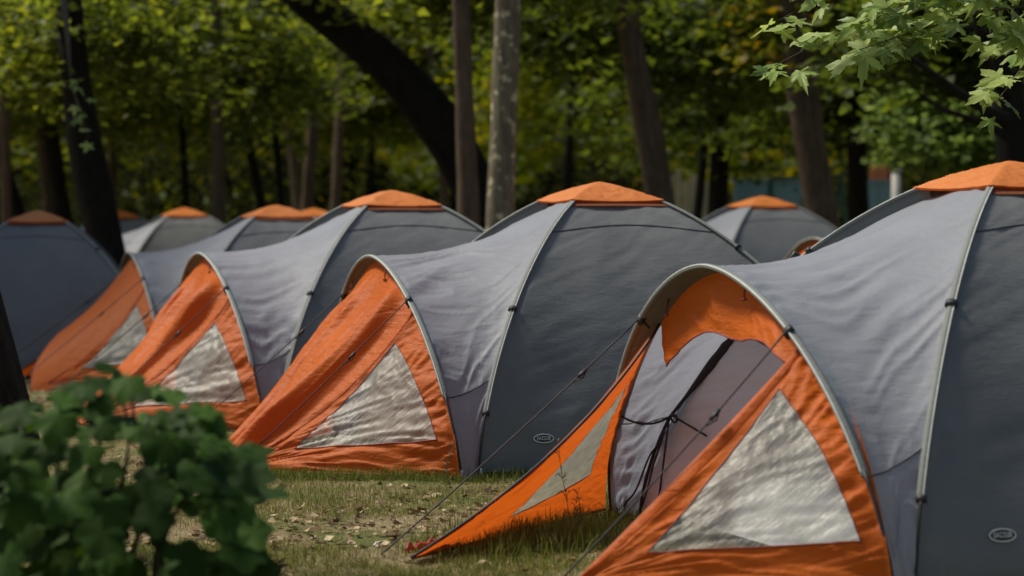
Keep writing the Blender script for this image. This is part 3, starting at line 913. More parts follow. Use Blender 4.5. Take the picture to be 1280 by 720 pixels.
def tree(label, pts_px, Y, bark, crown=None, dens=1.0, zr=(2.2, 7.5), rad=2.4, leafs=0.14, seed=0, name="broadleaf_tree",
         off=(0, 1.5), limbs=4, flare=1.25, top=9.0, shade=False):
    """pts_px: (px, py, width px) points down the visible trunk at distance Y"""
    r = np.random.default_rng(seed + 500)
    W = [at(px, py, Y) for px, py, _ in pts_px]; R = [w / 2 * Y / F_PX for _, _, w in pts_px]
    # carry the trunk down to the soil and up into the crown
    a, b_ = W[-2], W[-1]
    dirv = (b_ - a); k = b_[2] / max(1e-3, -dirv[2]); foot = b_ + dirv * k
    foot[0] = b_[0] + (foot[0] - b_[0]) * 0.7; foot[2] = float(ground_z(foot[0], foot[1])) - 0.05
    a, b2 = W[1], W[0]; dv = b2 - a; dv[2] = max(dv[2], 0.05)
    up = b2 + dv * ((top - b2[2]) / dv[2]); up[0] = b2[0] + np.clip(up[0] - b2[0], -2.0, 2.0)
    pts = [up] + W + [foot]; rs = [R[0] * 0.45] + R + [R[-1] * flare]
    vis = CAM_H + (284 * Y / F_PX) + 0.6
    if not shade: zr = (zr[0], max(zr[0] + 1.5, min(zr[1], vis)))
    root = empty(name, (foot[0], foot[1], foot[2] + 0.05))
    tag(root, label, "tree", TREE_GROUP)
    base = np.array([foot[0], foot[1], foot[2] + 0.05])
    trunk_mesh(rel(pts[::-1], base), rs[::-1], M[bark], "trunk", root, seed=seed)
    # limbs
    P = np.array(pts[::-1]); 
    cx, cy = up[0] * 0.3 + b2[0] * 0.7 + off[0], foot[1] + off[1]
    for i in range(limbs):
        z = r.uniform(zr[0] + 0.3, min(zr[1], top - 1)); zz = P[:, 2]
        x0 = np.interp(z, zz, P[:, 0]); a = r.uniform(0, 2 * np.pi); L = rad * r.uniform(0.5, 0.9)
        q = np.linspace(0, 1, 7)
        lp = np.stack([x0 + np.cos(a) * L * q, foot[1] + np.sin(a) * L * q, z + 0.5 * L * q - 0.35 * L * q ** 2 + 0.05 * np.sin(q * 7 + i)], -1)
        r0 = R[0] * 0.32
        trunk_mesh(rel(lp, base), np.linspace(r0, r0 * 0.3, 7), M[bark], "limb", root, sides=8, seed=i)
    if crown:
        n = int(240 * dens)
        th = r.uniform(0, 2 * np.pi, n); rr = rad * np.sqrt(r.uniform(0, 1, n)); z = r.uniform(zr[0], zr[1], n)
        anc = np.stack([cx + rr * np.cos(th), cy + rr * np.sin(th), z], -1)
        # clumps: pull anchors towards a few hubs so gaps open between them
        hubs = anc[: max(6, n // 9)]
        hi = r.integers(0, len(hubs), n); anc = lerp(anc, hubs[hi], 0.55)
        anc[:, 2] = np.maximum(anc[:, 2], zr[0])
        C, dt = spray_points(r, anc, 0.9, 22, 0.22)
        tint = np.clip(r.normal(0.42, 0.16, len(C)) + dt, 0, 1)
        mbl = MB(); leaf_cloud(mbl, rel(C, base), r.uniform(0.7, 1.25, len(C)) * leafs, tint, 0.55, r=r)
        mbl.build("crown", LM[crown], root, smooth=False)
    return root


T = tree
T("slim brown trunk at the far left edge of the photo", [(3, 0, 11), (5, 120, 12), (8, 270, 13)], 32, 'bark_brown', 'mid', 1.3, seed=1, rad=2.2, zr=(2.6, 7))
T("dark slanting trunk low at the left edge behind the dark grey dome", [(-12, 90, 12), (2, 200, 14), (26, 272, 18)], 37, 'bark_dark', 'dark', 1.2, seed=2, rad=2.4, zr=(2.6, 7), off=(0.5, 0))
T("thin dark trunk left of the leaning black trunk", [(48, 90, 11), (52, 180, 12), (60, 265, 13)], 36, 'bark_brown', 'mid', 1.2, seed=3, rad=2.2, zr=(2.4, 7))
T("stouter dark trunk just left of the leaning black trunk", [(60, 130, 18), (66, 190, 20), (78, 265, 24)], 35, 'bark_dark', 'mid', 1.0, seed=4, rad=2.0, zr=(3.2, 7), off=(0.3, 0))
T("thick black trunk leaning to the right over the far tents at the left", [(84, -40, 34), (92, 80, 36), (103, 170, 42), (118, 240, 44), (133, 300, 46)], 25.5, 'bark_dark', 'mid', 1.2, seed=5, rad=2.0, zr=(2.65, 7), leafs=0.11)
T("very thin trunk right of the leaning black trunk", [(142, 120, 8), (140, 190, 9), (141, 268, 10)], 39, 'bark_brown', 'mid', 1.3, seed=6, rad=2.2, zr=(2.3, 7), off=(0.8, 0))
T("straight thin brown trunk beside the small far tent", [(270, -10, 13), (272, 130, 15), (274, 285, 17)], 33, 'bark_brown', 'mid', 1.4, seed=7, rad=2.2, zr=(2.9, 7))
T("slim dark trunk leaning left behind the fourth tent", [(296, 90, 10), (308, 170, 12), (327, 255, 14)], 41, 'bark_dark', 'mid', 1.2, seed=8, rad=2.6, zr=(2.7, 8), off=(-0.3, 0))
T("faint brown trunk in front of the brightest yellow leaves", [(352, 50, 12), (362, 140, 14), (373, 250, 16)], 47, 'bark_brown', 'yellow', 1.3, seed=9, rad=2.8, zr=(3.0, 9), off=(0.4, 3))
T("brown trunk leaning right just right of the yellow leaves", [(398, 50, 12), (393, 140, 14), (384, 250, 16)], 43, 'bark_brown', 'yellow', 0.9, seed=10, rad=2.6, zr=(3.0, 8), off=(0.3, 5))
T("slim brown trunk under the bend of the fallen-looking black trunk", [(428, 90, 11), (424, 160, 12), (420, 250, 13)], 45, 'bark_brown', 'mid', 1.2, seed=11, rad=2.6, zr=(2.7, 9), off=(0, 3))
T("thin trunk seen under the arch of the great leaning trunk", [(468, 130, 8), (465, 180, 9), (462, 245, 10)], 50, 'bark_dark', 'mid', 1.2, seed=12, rad=3.0, zr=(2.9, 9), off=(0, 2))
T("thin trunk above the shoulder of the great leaning trunk", [(532, 0, 9), (541, 90, 10), (556, 240, 11)], 46, 'bark_brown', 'yellow', 1.3, seed=13, rad=2.6, zr=(3.2, 9), off=(0, 2))
T("brown trunk standing in front of the great leaning trunk", [(575, -10, 22), (580, 120, 24), (586, 275, 27)], 25, 'bark_brown', 'mid', 0.7, seed=14, rad=1.6, zr=(3.5, 7), off=(0, 2))
T("great black trunk leaning steeply to the left above the closed tents", [(330, -60, 44), (372, -8, 46), (425, 32, 48), (485, 78, 54), (535, 132, 58), (578, 195, 60), (600, 250, 58), (606, 300, 58)], 27.5, 'bark_dark', 'dark', 0.7, seed=15, rad=2.6, zr=(3.9, 7.5), off=(-0.6, 1), top=5.2)
T("pale grey mottled trunk standing upright in the middle of the photo", [(634, -20, 31), (631, 120, 33), (626, 285, 36)], 23, 'bark_pale', 'mid', 0.35, seed=16, rad=1.4, zr=(3.6, 7), off=(0, 4), limbs=1)
T("thin dark trunk right of the pale mottled trunk", [(713, 150, 10), (711, 200, 11), (708, 255, 12)], 42, 'bark_dark', 'yellow', 1.2, seed=17, rad=2.6, zr=(2.3, 8), off=(0, 2))
T("reddish brown trunk leaning left behind the cap of the middle tent", [(778, -20, 28), (790, 60, 30), (806, 140, 32), (828, 255, 34)], 28, 'bark_brown', 'dark', 0.9, seed=18, rad=2.2, zr=(3.2, 7.5), off=(0, 3))
T("short dark trunk by the cream planks", [(884, 130, 11), (879, 200, 12), (871, 270, 13)], 38, 'bark_dark', 'dark', 1.4, seed=19, rad=2.6, zr=(2.1, 8))
T("dark thick trunk right of the cream planks", [(902, 120, 22), (900, 190, 24), (897, 270, 26)], 39, 'bark_dark', 'autumn', 0.9, seed=20, rad=1.5, zr=(3.2, 6), off=(0.2, -10))
T("big brown trunk behind the grey tent on the right", [(992, 10, 36), (1002, 110, 38), (1016, 200, 40), (1032, 290, 42)], 28, 'bark_brown', 'dark', 1.1, seed=21, rad=2.2, zr=(2.7, 7.5), off=(0, 3))
T("dark trunk between the swing frame and the blue wall", [(1068, 130, 22), (1071, 200, 24), (1074, 275, 26)], 36, 'bark_dark', 'dark', 1.6, seed=22, rad=2.4, zr=(2.3, 8), off=(0.2, 1))
T("tree with pale green sunlit leaves behind the nearest tent", [(1195, 60, 12), (1190, 140, 14), (1186, 260, 16)], 35, 'bark_brown', 'light', 1.1, seed=23, rad=1.0, zr=(2.0, 3.9), off=(-.05, -1), top=4.6)
T("black trunk above the cap of the nearest tent at the right edge", [(1256, 40, 40), (1262, 130, 42), (1268, 225, 46)], 24, 'bark_dark', 'dark', 1.0, seed=24, rad=1.7, zr=(2.6, 6.5), off=(0.2, 1.5))

T("slender bare trunk left of the thin brown one, over the small far tent", [(222, 60, 7), (228, 160, 8), (233, 262, 9)], 38, 'bark_dark', None, seed=41, limbs=2)
T("slender dark trunk slanting between the thin brown trunk and the yellow leaves", [(338, 60, 8), (343, 150, 9), (352, 255, 10)], 40, 'bark_dark', None, seed=42, limbs=2)
T("slender dark trunk close left of the very thin trunk", [(108, 100, 8), (118, 180, 9), (124, 265, 10)], 37, 'bark_dark', None, seed=43, limbs=2)

# dark limbs of the right-hand tree that reach out over the tents
r24 = [o for o in bpy.data.objects if o.get("label", "").startswith("black trunk above the cap")][0]
b24 = np.array(r24.location)
for k, L in enumerate(([(1262, 152), (1235, 141), (1205, 122), (1175, 98), (1140, 72), (1090, 50)], [(1262, 120), (1245, 100), (1228, 72), (1222, 30), (1210, -10)],
                       [(1264, 175), (1225, 150), (1180, 140), (1150, 118)])):
    Wp = np.array([at(p[0], p[1], 23.9 - 0.2 * i) for i, p in enumerate(L)])
    trunk_mesh(rel(Wp, b24), np.linspace(0.07 if k < 2 else 0.04, 0.018, len(L)), M['bark_dark'], "limb", r24, sides=8, seed=k)
# a tree just left of the frame whose crown shades the dark dome
sh = T("leafy tree standing left of the dark grey dome", [(-420, 0, 30), (-415, 200, 32), (-410, 280, 34)], 23.5, 'bark_brown', 'mid', 2.6, seed=31, rad=2.8, zr=(4.2, 8.5), off=(0.2, -0.4), top=8.5, shade=True)

# ------------------------------------------------------------------ far-off wood and undergrowth
r = np.random.default_rng(77)
n = 85000
X = r.uniform(-38, 38, n); Yw = r.uniform(58, 92, n); X = X * (Yw / 75)
hub = vnoise(X * 0.35, Yw * 0.35, 41)
Z = r.uniform(0.2, 13, n) + hub * 1.2
keep = (vnoise(X * 0.5 + 9, Z * 0.6, 42) > -0.55)
C = np.stack([X, Yw, Z], -1)[keep]
tint = np.clip(r.normal(0.45, 0.15, len(C)) + 0.25 * vnoise(C[:, 0] * 0.4, C[:, 2] * 0.5, 43), 0, 1)
mbw = MB(); leaf_cloud(mbw, C, r.uniform(0.3, 0.6, len(C)), tint, 0.6, r=r)
tag(mbw.build("far_wood", LM['yellow'], smooth=False), "dense far-off wood closing the view behind the tents", "woodland", kind="stuff")

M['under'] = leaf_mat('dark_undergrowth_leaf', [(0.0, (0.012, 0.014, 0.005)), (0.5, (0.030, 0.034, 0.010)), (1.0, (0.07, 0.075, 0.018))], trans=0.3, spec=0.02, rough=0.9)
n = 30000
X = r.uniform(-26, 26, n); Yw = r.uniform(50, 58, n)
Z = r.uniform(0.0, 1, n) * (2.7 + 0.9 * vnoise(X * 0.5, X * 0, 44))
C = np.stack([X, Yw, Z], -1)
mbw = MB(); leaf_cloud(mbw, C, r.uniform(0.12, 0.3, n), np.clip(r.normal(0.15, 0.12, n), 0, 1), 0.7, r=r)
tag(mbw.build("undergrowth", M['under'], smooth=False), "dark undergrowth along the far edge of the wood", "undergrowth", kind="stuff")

hx, hy = np.meshgrid(np.linspace(-160, 160, 120), np.linspace(95, 260, 60), indexing='ij')
hz = -0.5 + 42 * sstep((hy - 96) / 60) + 4 * vnoise(hx * 0.05, hy * 0.05, 51) * sstep((hy - 96) / 20) + 1.6 * vnoise(hx * 0.4, hy * 0.4, 52)
M['hill'] = plain("wooded_hillside", (0.030, 0.045, 0.012), 0.95, noise=0.6, scale=0.6)
b = MB(); b.grid(np.stack([hx, hy, hz], -1)); tag(b.build("hill", M['hill']), "wooded hillside closing the view", kind="structure")

# ------------------------------------------------------------------ playground and walls glimpsed at the right
M['bluewall'] = plain("light_blue_paint", (0.13, 0.22, 0.235), 0.7, scale=3)
M['cream'] = plain("cream_board", (0.50, 0.42, 0.28), 0.7, scale=4)
M['white'] = plain("white_post_paint", (0.30, 0.28, 0.25), 0.6)
M['greenpaint'] = plain("green_enamel", (0.03, 0.12, 0.08), 0.4)
M['rust'] = plain("orange_panel", (0.45, 0.13, 0.04), 0.6)


def wall(label, x0, x1, Y, h, mat, post=0.8):
    root = empty("low_wall", ((x0 + x1) / 2, Y, 0)); tag(root, label, "wall")
    L = x1 - x0; n = max(2, int(L / 0.45))
    for i in range(n):
        w = L / n
        b = MB(); b.box((-L / 2 + (i + .5) * w, 0, h / 2), (w - 0.015, 0.05, h)); b.build("panel", M[mat], root, smooth=False)
    b = MB(); b.box((0, 0, h + 0.03), (L + 0.1, 0.12, 0.06)); b.build("coping", M[mat], root, smooth=False)


wall("light blue panelled wall left of the swing frame", at(918, 0, 46)[0], at(1003, 0, 46)[0], 46, 2.05, 'bluewall')
wall("light blue panelled wall beside the white post", at(1082, 0, 46.5)[0], at(1116, 0, 46.5)[0], 46.5, 2.05, 'bluewall')
root = empty("plank_fence", (at(867, 0, 44)[0], 44, 0)); tag(root, "cream upright planks behind two dark trunks", "fence")
for i in range(7):
    hh = 2.15 + 0.12 * math.sin(i * 2.1)
    b = MB(); b.box((-0.42 + i * 0.14, 0, hh / 2), (0.125, 0.04, hh)); b.build("plank", M['cream'], root, smooth=False)
root = empty("post", (at(1121, 0, 45)[0], 45, 0)); tag(root, "white post to the right of the blue wall", "post")
b = MB(); b.tube(np.array([[0, 0, 0], [0, 0, 2.25]]), 0.085, sides=16); b.build("shaft", M['white'], root)
b = MB(); b.tube(np.array([[0, 0, 2.25], [0, 0, 2.30]]), [0.11, 0.09], sides=16); b.build("cap", M['white'], root)
root = empty("notice_board", (at(1100, 0, 47)[0], 47, 0)); tag(root, "blurred orange board above the blue wall", "board")
b = MB(); b.box((0, 0, 2.28), (0.34, 0.05, 0.32)); b.build("face", M['rust'], root, smooth=False)
for s in (-1, 1):
    b = MB(); b.tube(np.array([[s * 0.14, 0.05, 0], [s * 0.14, 0.05, 2.4]]), 0.02, sides=8); b.build("leg", M['greenpaint'], root)
root = empty("swing_frame", (at(1052, 0, 38)[0], 38, 0)); tag(root, "green metal swing frame behind the right-hand tents", "swing")
ax = [0.0, -0.92]
for i, x in enumerate(ax):
    for s in (-1, 1):
        b = MB(); b.tube(np.array([[x + s * 0.30, s * 0.5 + i * 1.8, 0], [x, i * 1.8, 2.0]]), 0.028, sides=10); b.build("leg", M['greenpaint'], root)
    b = MB(); b.tube(np.array([[x - 0.17, -0.28 + i * 1.8, 0.88], [x + 0.17, 0.28 + i * 1.8, 0.88]]), 0.02, sides=8); b.build("brace", M['greenpaint'], root)
b = MB(); b.tube(np.array([[ax[0], 0, 2.0], [ax[1], 1.8, 2.0]]), 0.03, sides=10); b.build("top_bar", M['greenpaint'], root)

# ------------------------------------------------------------------ near trunk at the left edge
P = [at(-560, -1500, 8.8), at(-330, -600, 8.8), at(-150, 60, 8.8), at(-62, 330, 8.8), at(-20, 520, 8.8), at(6, 640, 8.8), at(20, 700, 8.8)]
P[-1][2] = -0.05
root = empty("broadleaf_tree", (P[-1][0], P[-1][1], 0)); tag(root, "rough black trunk close by at the left edge, beside the green bush", "tree")
M['bark_near'] = bark_mat("rough_near_bark", (0.008, 0.006, 0.004), (0.035, 0.025, 0.018), scale=14, bump=1.0)
trunk_mesh(rel(P[::-1], [P[-1][0], P[-1][1], 0]), [0.21, 0.175, 0.16, 0.15, 0.13, 0.12, 0.08], M['bark_near'], "trunk", root, sides=40, seed=3)

# ------------------------------------------------------------------ foreground bush with broad lobed leaves
def palmate(nl, depth, pts=5, jag=0.0, curl=0.12, seed=0, sharp=1.0):
    """outline of a lobed leaf, stalk at the origin, tip along +y; fan of triangles about the midrib hub"""
    r = np.random.default_rng(seed)
    lobes = np.linspace(-1, 1, nl) * 2.25
    lens = {5: [0.58, 0.85, 1.0, 0.85, 0.58]}[nl]
    ang = np.linspace(-2.75, 2.75, 23 * 2 + 1)
    rad = np.zeros_like(ang)
    for a, l in zip(lobes, lens):
        d = np.abs(ang - a) / (0.62 * 1.0)
        rad = np.maximum(rad, l * (1 - depth * np.clip(d, 0, 1) ** sharp))
    rad *= 1 + jag * ((np.arange(len(ang)) % 2) * 2 - 1)
    x = np.sin(ang) * rad * 0.5; y = 0.30 + np.cos(ang) * rad * 0.55
    z = -curl * (rad ** 2) + 0.03 * np.sin(ang * 5) + r.normal(0, 0.008, len(ang))
    V = np.vstack([[0, 0.30, 0.02], np.stack([x, y, z], -1), [0, 0.22, 0.0]])
    n = len(ang)
    Tt = [[0, i + 1, i] for i in range(1, n)]
    Tt += [[0, 1, n + 1], [0, n + 1, n]]
    return V, np.array(Tt)


M['bush_leaf'] = leaf_mat("broad_bush_leaf", [(0.0, (0.014, 0.032, 0.006)), (0.5, (0.028, 0.062, 0.010)), (1.0, (0.06, 0.12, 0.022))], trans=0.25, rough=0.6, spec=0.06)
M['stem'] = plain("green_stem", (0.05, 0.06, 0.02), 0.6)
bush_meshes = []
for k in range(5):
    V, Tt = palmate(5, 0.30, jag=0.03, curl=[0.05, 0.2, 0.12, 0.28, -0.05][k], seed=k, sharp=1.6)
    b = MB(); b.tris(V, Tt, np.full(len(Tt), 0.15 + 0.17 * k)); bush_meshes.append(b.mesh("leaf", M['bush_leaf']))
bx, by = -1.05, 6.1
bush = empty("leafy_bush", (bx, by, 0)); tag(bush, "dark green broad-leaved bush out of focus in the lower left corner", "bush")
r = np.random.default_rng(5)


def place_leaf(name, me, parent, P, nrm, droop_dir, size):
    z = Vector(nrm).normalized(); y = Vector(droop_dir); y = (y - z * y.dot(z)).normalized(); x = y.cross(z)
    o = bpy.data.objects.new(name, me)
    m = Matrix((x, y, z)).transposed().to_4x4(); m = Matrix.Translation(Vector(P)) @ m @ Matrix.Diagonal((size, size, size, 1))
    o.matrix_basis = m
    link(o, parent)
    return o


outline = [(-40, 490), (20, 482), (75, 492), (105, 455), (150, 442), (190, 455), (215, 480), (250, 478), (278, 512), (298, 575), (318, 610), (345, 648), (330, 690), (300, 720), (300, 760)]
ox = [p[0] for p in outline]; oy = [p[1] for p in outline]
spots = []
for k in range(270):
    for _ in range(60):
        px = r.uniform(-40, 312); 
        topy = np.interp(px, ox[:13], oy[:13]) + 14
        if px > 225: topy += 12
        py = topy + (760 - topy) * r.uniform(0, 1) ** 1.15
        Yl = r.uniform(5.7, 6.6)
        # leave a few holes through which the ground shows
        if any(((px - hx) / hr) ** 2 + ((py - hy) / hr) ** 2 < 1 for hx, hy, hr in ((197, 585, 24), (232, 650, 26), (120, 690, 20), (262, 700, 22), (85, 560, 16))):
            continue
        break
    spots.append((px, py, Yl))
stem_mb = []
for k, (px, py, Yl) in enumerate(spots):
    P = at(px, py, Yl) - np.array([bx, by, 0])
    cen = np.array([P[0] * 0.55, 0.0, 0.38])
    nrm = (P - cen) * np.array([0.8, 0.8, 1]); nrm /= np.linalg.norm(nrm) + 1e-6
    nrm = nrm * 0.55 + np.array([r.normal(0, 0.35), -0.35 + r.normal(0, 0.25), 0.65])
    dd = np.array([P[0] - cen[0] + r.normal(0, 0.25), -0.2 + r.normal(0, 0.3), -0.25 + r.normal(0, .2)])
    size = r.uniform(0.095, 0.175) * (0.8 if py < 530 else 1.05)
    place_leaf("leaf", bush_meshes[k % 5], bush, P, nrm, dd, size)
for k in range(9):
    a = k / 8
    top = at(lerp(0, 280, a), np.interp(lerp(0, 280, a), ox[:13], oy[:13]) + 45, 6.1) - np.array([bx, by, 0])
    q = np.linspace(0, 1, 12)[:, None]
    ln = lerp(np.array([0.02 * k - 0.08, 0.05 * math.sin(k), 0]), top, q); ln[:, 0] += 0.05 * np.sin(q[:, 0] * 5 + k); ln[:, 2] += 0.06 * np.sin(q[:, 0] * np.pi)
    b = MB(); b.tube(ln, np.linspace(0.010, 0.004, 12), sides=7); b.build("stem", M['stem'], bush)

# ------------------------------------------------------------------ hanging plane-tree branch upper right
M['plane_leaf'] = leaf_mat("plane_tree_leaf", [(0.0, (0.07, 0.12, 0.03)), (0.5, (0.22, 0.31, 0.08)), (1.0, (0.40, 0.48, 0.17))], trans=0.4, rough=0.45, spec=0.25)
M['twig'] = plain("twig_bark", (0.05, 0.04, 0.025), 0.8)
pm = []
for k in range(5):
    V, Tt = palmate(5, 0.74, jag=0.09, curl=[0.05, 0.15, 0.25, -0.05, 0.1][k], seed=20 + k, sharp=0.9)
    b = MB(); b.tris(V, Tt, np.full(len(Tt), 0.1 + 0.2 * k)); pm.append(b.mesh("leaf", M['plane_leaf']))


def branch(label, lines, Y, step, size, seed, jitter=16, bough=()):
    r = np.random.default_rng(seed)
    base = at(*lines[0][0], Y)
    root = empty("leafy_branch", tuple(base)); tag(root, label, "branch", "leafy boughs of trees standing outside the frame")
    bo = np.array([at(px, py, Y + dy) for px, py, dy in bough])
    b = MB(); b.tube(rel(bo, base), np.linspace(0.05, 0.012, len(bo)), sides=8); b.build("bough", M['twig'], root)
    for li, L in enumerate(lines):
        W = np.array([at(p[0], p[1], Y + r.uniform(-0.25, 0.25)) for p in L])
        d = np.concatenate([[0], np.cumsum(np.linalg.norm(np.diff(W, axis=0), axis=1))])
        q = np.linspace(0, d[-1], 24); P = np.stack([np.interp(q, d, W[:, i]) for i in range(3)], -1)
        for _ in range(3): P[1:-1] = (P[:-2] + 2 * P[1:-1] + P[2:]) / 4
        b = MB(); b.tube(rel(P, base), np.linspace(0.008, 0.002, 24), sides=6); b.build("twig", M['twig'], root)
        n = int(d[-1] / step)
        for k in range(n):
            f = (k + r.uniform(0, 1)) / n
            c = np.array([np.interp(f * d[-1], q, P[:, i]) for i in range(3)])
            off = r.normal(0, jitter * Y / F_PX, 3) * np.array([1, 1, 0.8])
            c2 = c + off
            tdir = W[-1] - W[0]; tdir /= np.linalg.norm(tdir)
            dd = tdir * 0.7 + np.array([r.normal(0, .5), r.normal(0, .5), -0.35])
            nrm = np.array([r.normal(0.0, 0.35), -0.45 + r.normal(0, 0.3), 0.75])
            place_leaf("leaf", pm[r.integers(0, 5)], root, rel(c2, base), nrm, dd, size * r.uniform(0.7, 1.2))
    return root


branch("sharp pale green maple-like leaves hanging in from the top right corner",
       [[(1300, -40), (1200, -10), (1110, 15), (1040, 45), (968, 82)],
        [(1300, 5), (1220, 15), (1140, 40), (1075, 62)],
        [(1180, -40), (1080, -20), (1010, 5), (975, 25)],
        [(1300, -20), (1230, 0), (1170, 25), (1130, 65)],
        [(1310, 30), (1262, 42), (1240, 60)],
        [(1300, 60), (1270, 95), (1245, 128)]], 10.4, 0.030, 0.195, 9, jitter=11, bough=[(2100, -700, 2.0), (1750, -330, 1.0), (1500, -120, 0.3), (1300, -25, 0)])
branch("small sprig of pale leaves against the leaning black trunk on the left",
       [[(88, 95), (94, 120), (98, 150)], [(90, 110), (104, 145), (110, 178)]], 22, 0.16, 0.17, 12, jitter=5, bough=[(60, -120, 1.5), (75, -40, 0.8), (84, 40, 0.3), (88, 95, 0)])

# ------------------------------------------------------------------ grass, litter, weeds
M['grass'] = leaf_mat("short_grass", [(0.0, (0.06, 0.085, 0.018)), (0.4, (0.14, 0.16, 0.035)), (0.7, (0.27, 0.25, 0.08)), (1.0, (0.50, 0.41, 0.20))], trans=0.3, rough=0.6)
M['litter'] = leaf_mat("dry_leaf_litter", [(0.0, (0.05, 0.03, 0.015)), (0.5, (0.20, 0.13, 0.07)), (1.0, (0.48, 0.38, 0.24))], trans=0.1, rough=0.8)


def blades(C, h, w, tint, lean, r):
    n = len(C)
    az = r.uniform(0, 2 * np.pi, n); la = r.uniform(0, 2 * np.pi, n); ln = np.abs(r.normal(0, lean, n))
    sx = np.stack([np.cos(az), np.sin(az), 0 * az], -1) * (w / 2)[:, None]
    top = C + np.stack([np.cos(la) * ln * h, np.sin(la) * ln * h, h * np.sqrt(np.clip(1 - np.clip(ln, 0, .95) ** 2, 0.05, 1))], -1)
    mid = lerp(C, top, 0.5) + np.stack([0 * h, 0 * h, 0.13 * h], -1)
    V = np.stack([C - sx, C + sx, mid - sx * 0.75, mid + sx * 0.75, top], 1).reshape(-1, 3)
    Tt = np.array([[0, 1, 3], [0, 3, 2], [2, 3, 4]])
    Tt = (Tt[None] + (np.arange(n) * 5)[:, None, None]).reshape(-1, 3)
    return V, Tt, np.repeat(tint, 3)


r = np.random.default_rng(15)
mbg = MB()
n = 150000
Yg = 7.9 + (r.uniform(0, 1, n) ** 1.3) * 8.5
Xg = r.uniform(-0.235, 0.06, n) * Yg
m_ = vnoise(Xg * 2.4, Yg * 1.6, 61) + 0.5 * vnoise(Xg * 7, Yg * 7, 62)
dens = np.clip(0.65 + 0.95 * m_ + 0.4 * sstep((Yg - 9.2) / 1.2), 0.10, 1)
kp = r.uniform(0, 1, n) < dens
Xg, Yg, m_ = Xg[kp], Yg[kp], m_[kp]
C = np.stack([Xg, Yg, ground_z(Xg, Yg) - 0.003], -1)
h = r.uniform(0.012, 0.042, len(C)) * (0.8 + 0.5 * np.clip(m_, -0.5, 1))
tint = np.clip(r.normal(0.38, 0.2, len(C)) - 0.15 * m_ + 0.45 * (r.uniform(0, 1, len(C)) < 0.22), 0, 1)
V, Tt, ti = blades(C, h, r.uniform(0.0016, 0.0032, len(C)), tint, 0.55, r); mbg.tris(V, Tt, ti)
# longer grass at the skirts of the tents
def tuft(n, x, y, sx, sy, h0, h1, tm):
    C = np.stack([r.normal(x, sx, n), r.normal(y, sy, n), np.zeros(n)], -1); C[:, 2] = ground_z(C[:, 0], C[:, 1]) - 0.003
    V, Tt, ti = blades(C, r.uniform(h0, h1, n), r.uniform(0.002, 0.0042, n), np.clip(r.normal(tm, 0.2, n), 0, 1), 0.8, r); mbg.tris(V, Tt, ti)
for (px, py, nn, sx, sy, h0, h1) in ((665, 678, 3800, 0.17, 0.22, 0.04, 0.13), (610, 690, 1300, 0.10, 0.15, 0.03, 0.10), (735, 660, 1500, 0.12, 0.20, 0.03, 0.10),
                                     (780, 640, 700, 0.06, 0.15, 0.03, 0.12), (560, 603, 500, 0.15, 0.05, 0.02, 0.07), (430, 600, 2200, 0.38, 0.05, 0.02, 0.085), (505, 601, 900, 0.22, 0.05, 0.02, 0.09),
                                     (640, 598, 900, 0.2, 0.06, 0.02, 0.08), (330, 600, 600, 0.15, 0.08, 0.02, 0.06), (540, 690, 500, 0.06, 0.08, 0.02, 0.07)):
    Yt = CAM_H * F_PX / (py - 284.0); tuft(nn, (px - 640) / F_PX * Yt, Yt, sx, sy, h0, h1, 0.22)
tag(mbg.build("grass", M['grass'], smooth=False), "short patchy grass between and around the tents", "grass", kind="stuff")

mbl = MB(); n = 20000
Yg = 7.9 + r.uniform(0, 1, n) ** 1.2 * 11; Xg = r.uniform(-0.24, 0.1, n) * Yg
kp = vnoise(Xg * 1.9, Yg * 1.5, 71) + r.uniform(-0.6, 0.9, n) > 0
Xg, Yg = Xg[kp], Yg[kp]
leaf_cloud(mbl, np.stack([Xg, Yg, ground_z(Xg, Yg) + 0.006], -1), r.uniform(0.005, 1, len(Xg)) ** 2 * 0.045 + 0.006, r.uniform(0, 1, len(Xg)) ** 1.3, 0.45, r=r)
tag(mbl.build("leaf_litter", M['litter'], smooth=False), "scattered dry leaf and bark litter on the ground", "leaf litter", kind="stuff")

# a few dry leaves and weeds that can be picked out
V, Tt = palmate(5, 0.5, jag=0.05, curl=0.35, seed=44)
b = MB(); b.tris(V, Tt, np.full(len(Tt), 0.85)); dry = b.mesh("dry_leaf", M['litter'])
for (px, py, sz, lab) in ((500, 612, 0.075, "curled pale dry leaf lying left of the long guy line"),
                          (548, 622, 0.10, "larger brown dry leaf lying under the long guy line"),
                          (598, 706, 0.085, "dry leaf at the bottom below the tall grass tuft"),
                          (372, 652, 0.07, "small dry leaf on the bare patch right of the bush")):
    Yt = CAM_H * F_PX / (py - 284.0); x = (px - 640) / F_PX * Yt
    o = bpy.data.objects.new("dry_leaf", dry); o.location = (x, Yt, float(ground_z(x, Yt)) + 0.012)
    o.rotation_euler = (0.25, -0.2, px * 0.7); o.scale = (sz,) * 3; link(o)
    tag(o, lab, "leaf", "dry leaves fallen on the ground")
M['weed'] = plain("dry_weed_stalk", (0.10, 0.085, 0.04), 0.8)
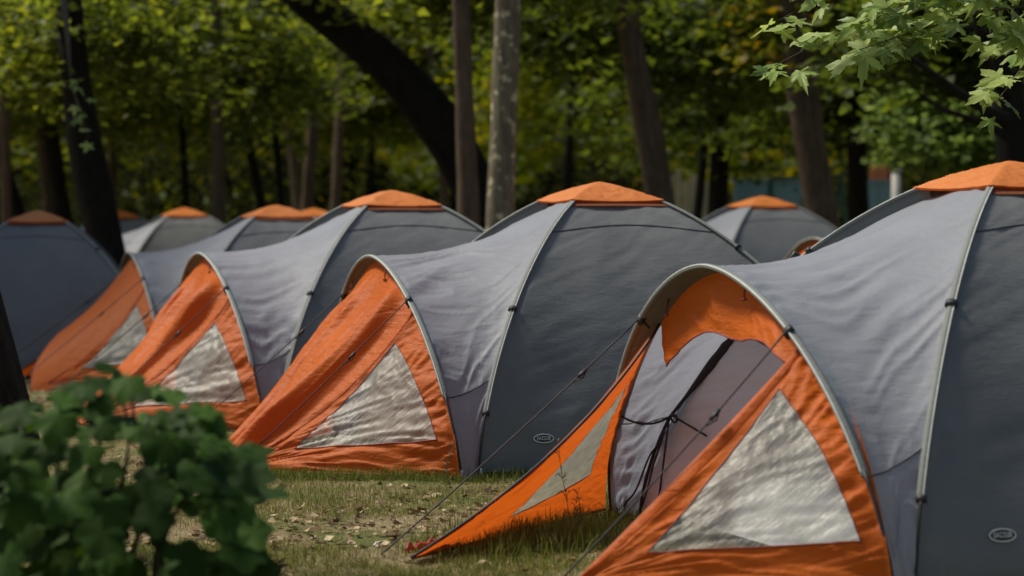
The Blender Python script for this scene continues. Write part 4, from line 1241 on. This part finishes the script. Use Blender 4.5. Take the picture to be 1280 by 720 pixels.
for (px, py, hh, lab, sd) in ((706, 668, 0.40, "tall wispy weed in front of the open tent's left window", 1),
                              (727, 668, 0.22, "shorter weed right beside the tall wispy one", 2),
                              (563, 608, 0.20, "single dry grass stalk at the foot of the middle tent", 3)):
    Yt = CAM_H * F_PX / (py - 284.0) - (0.35 if sd < 3 else 0.1); x = (px - 640) / F_PX * Yt
    root = empty("weed", (x, Yt, float(ground_z(x, Yt)))); tag(root, lab, "weed")
    rr = np.random.default_rng(sd); q = np.linspace(0, 1, 14)
    main = np.stack([0.02 * np.sin(q * 4 + sd), 0.01 * q, q * hh], -1)
    b = MB(); b.tube(main, np.linspace(0.0022, 0.001, 14), sides=5); b.build("stalk", M['weed'], root)
    b = MB()
    for k in range(16):
        f = rr.uniform(0.25, 1); p = np.array([np.interp(f, q, main[:, i]) for i in range(3)])
        a = rr.uniform(0, 6.28); L = rr.uniform(0.02, 0.05)
        b.tube(np.array([p, p + [math.cos(a) * L * 0.4, math.sin(a) * L * 0.4, L * 0.5], p + [math.cos(a) * L * 0.7, math.sin(a) * L * 0.7, L * 0.3]]), [0.001, 0.0022, 0.0008], sides=4)
    tag(b.build("seed_heads", M['weed'], root), kind="stuff")

# dark bundle lying just inside the open porch
root = empty("bundled_bag", (0.62, 9.35, 0.0)); tag(root, "small black bundled bag on the ground in the open porch", "bag")
a, p_ = np.meshgrid(np.linspace(0, 2 * np.pi, 30), np.linspace(0, np.pi / 2, 12), indexing='ij')
k = 1 + 0.18 * vnoise(a * 2, p_ * 4, 9) + 0.1 * ridge(a * 4, p_ * 3, 10)
b = MB(); b.grid(np.stack([0.16 * np.cos(a) * np.cos(p_) * k, 0.12 * np.sin(a) * np.cos(p_) * k, 0.055 * np.sin(p_) * k - 0.005], -1)); b.build("cloth", M['black'], root)
b = MB(); b.tube(np.array([[-0.08, 0, 0.05], [0, -0.02, 0.075], [0.08, 0, 0.05]]), 0.006, sides=6); b.build("handle", M['black'], root)

scene.render.resolution_x = 1024
scene.render.resolution_y = 576
scene.render.engine = 'CYCLES'
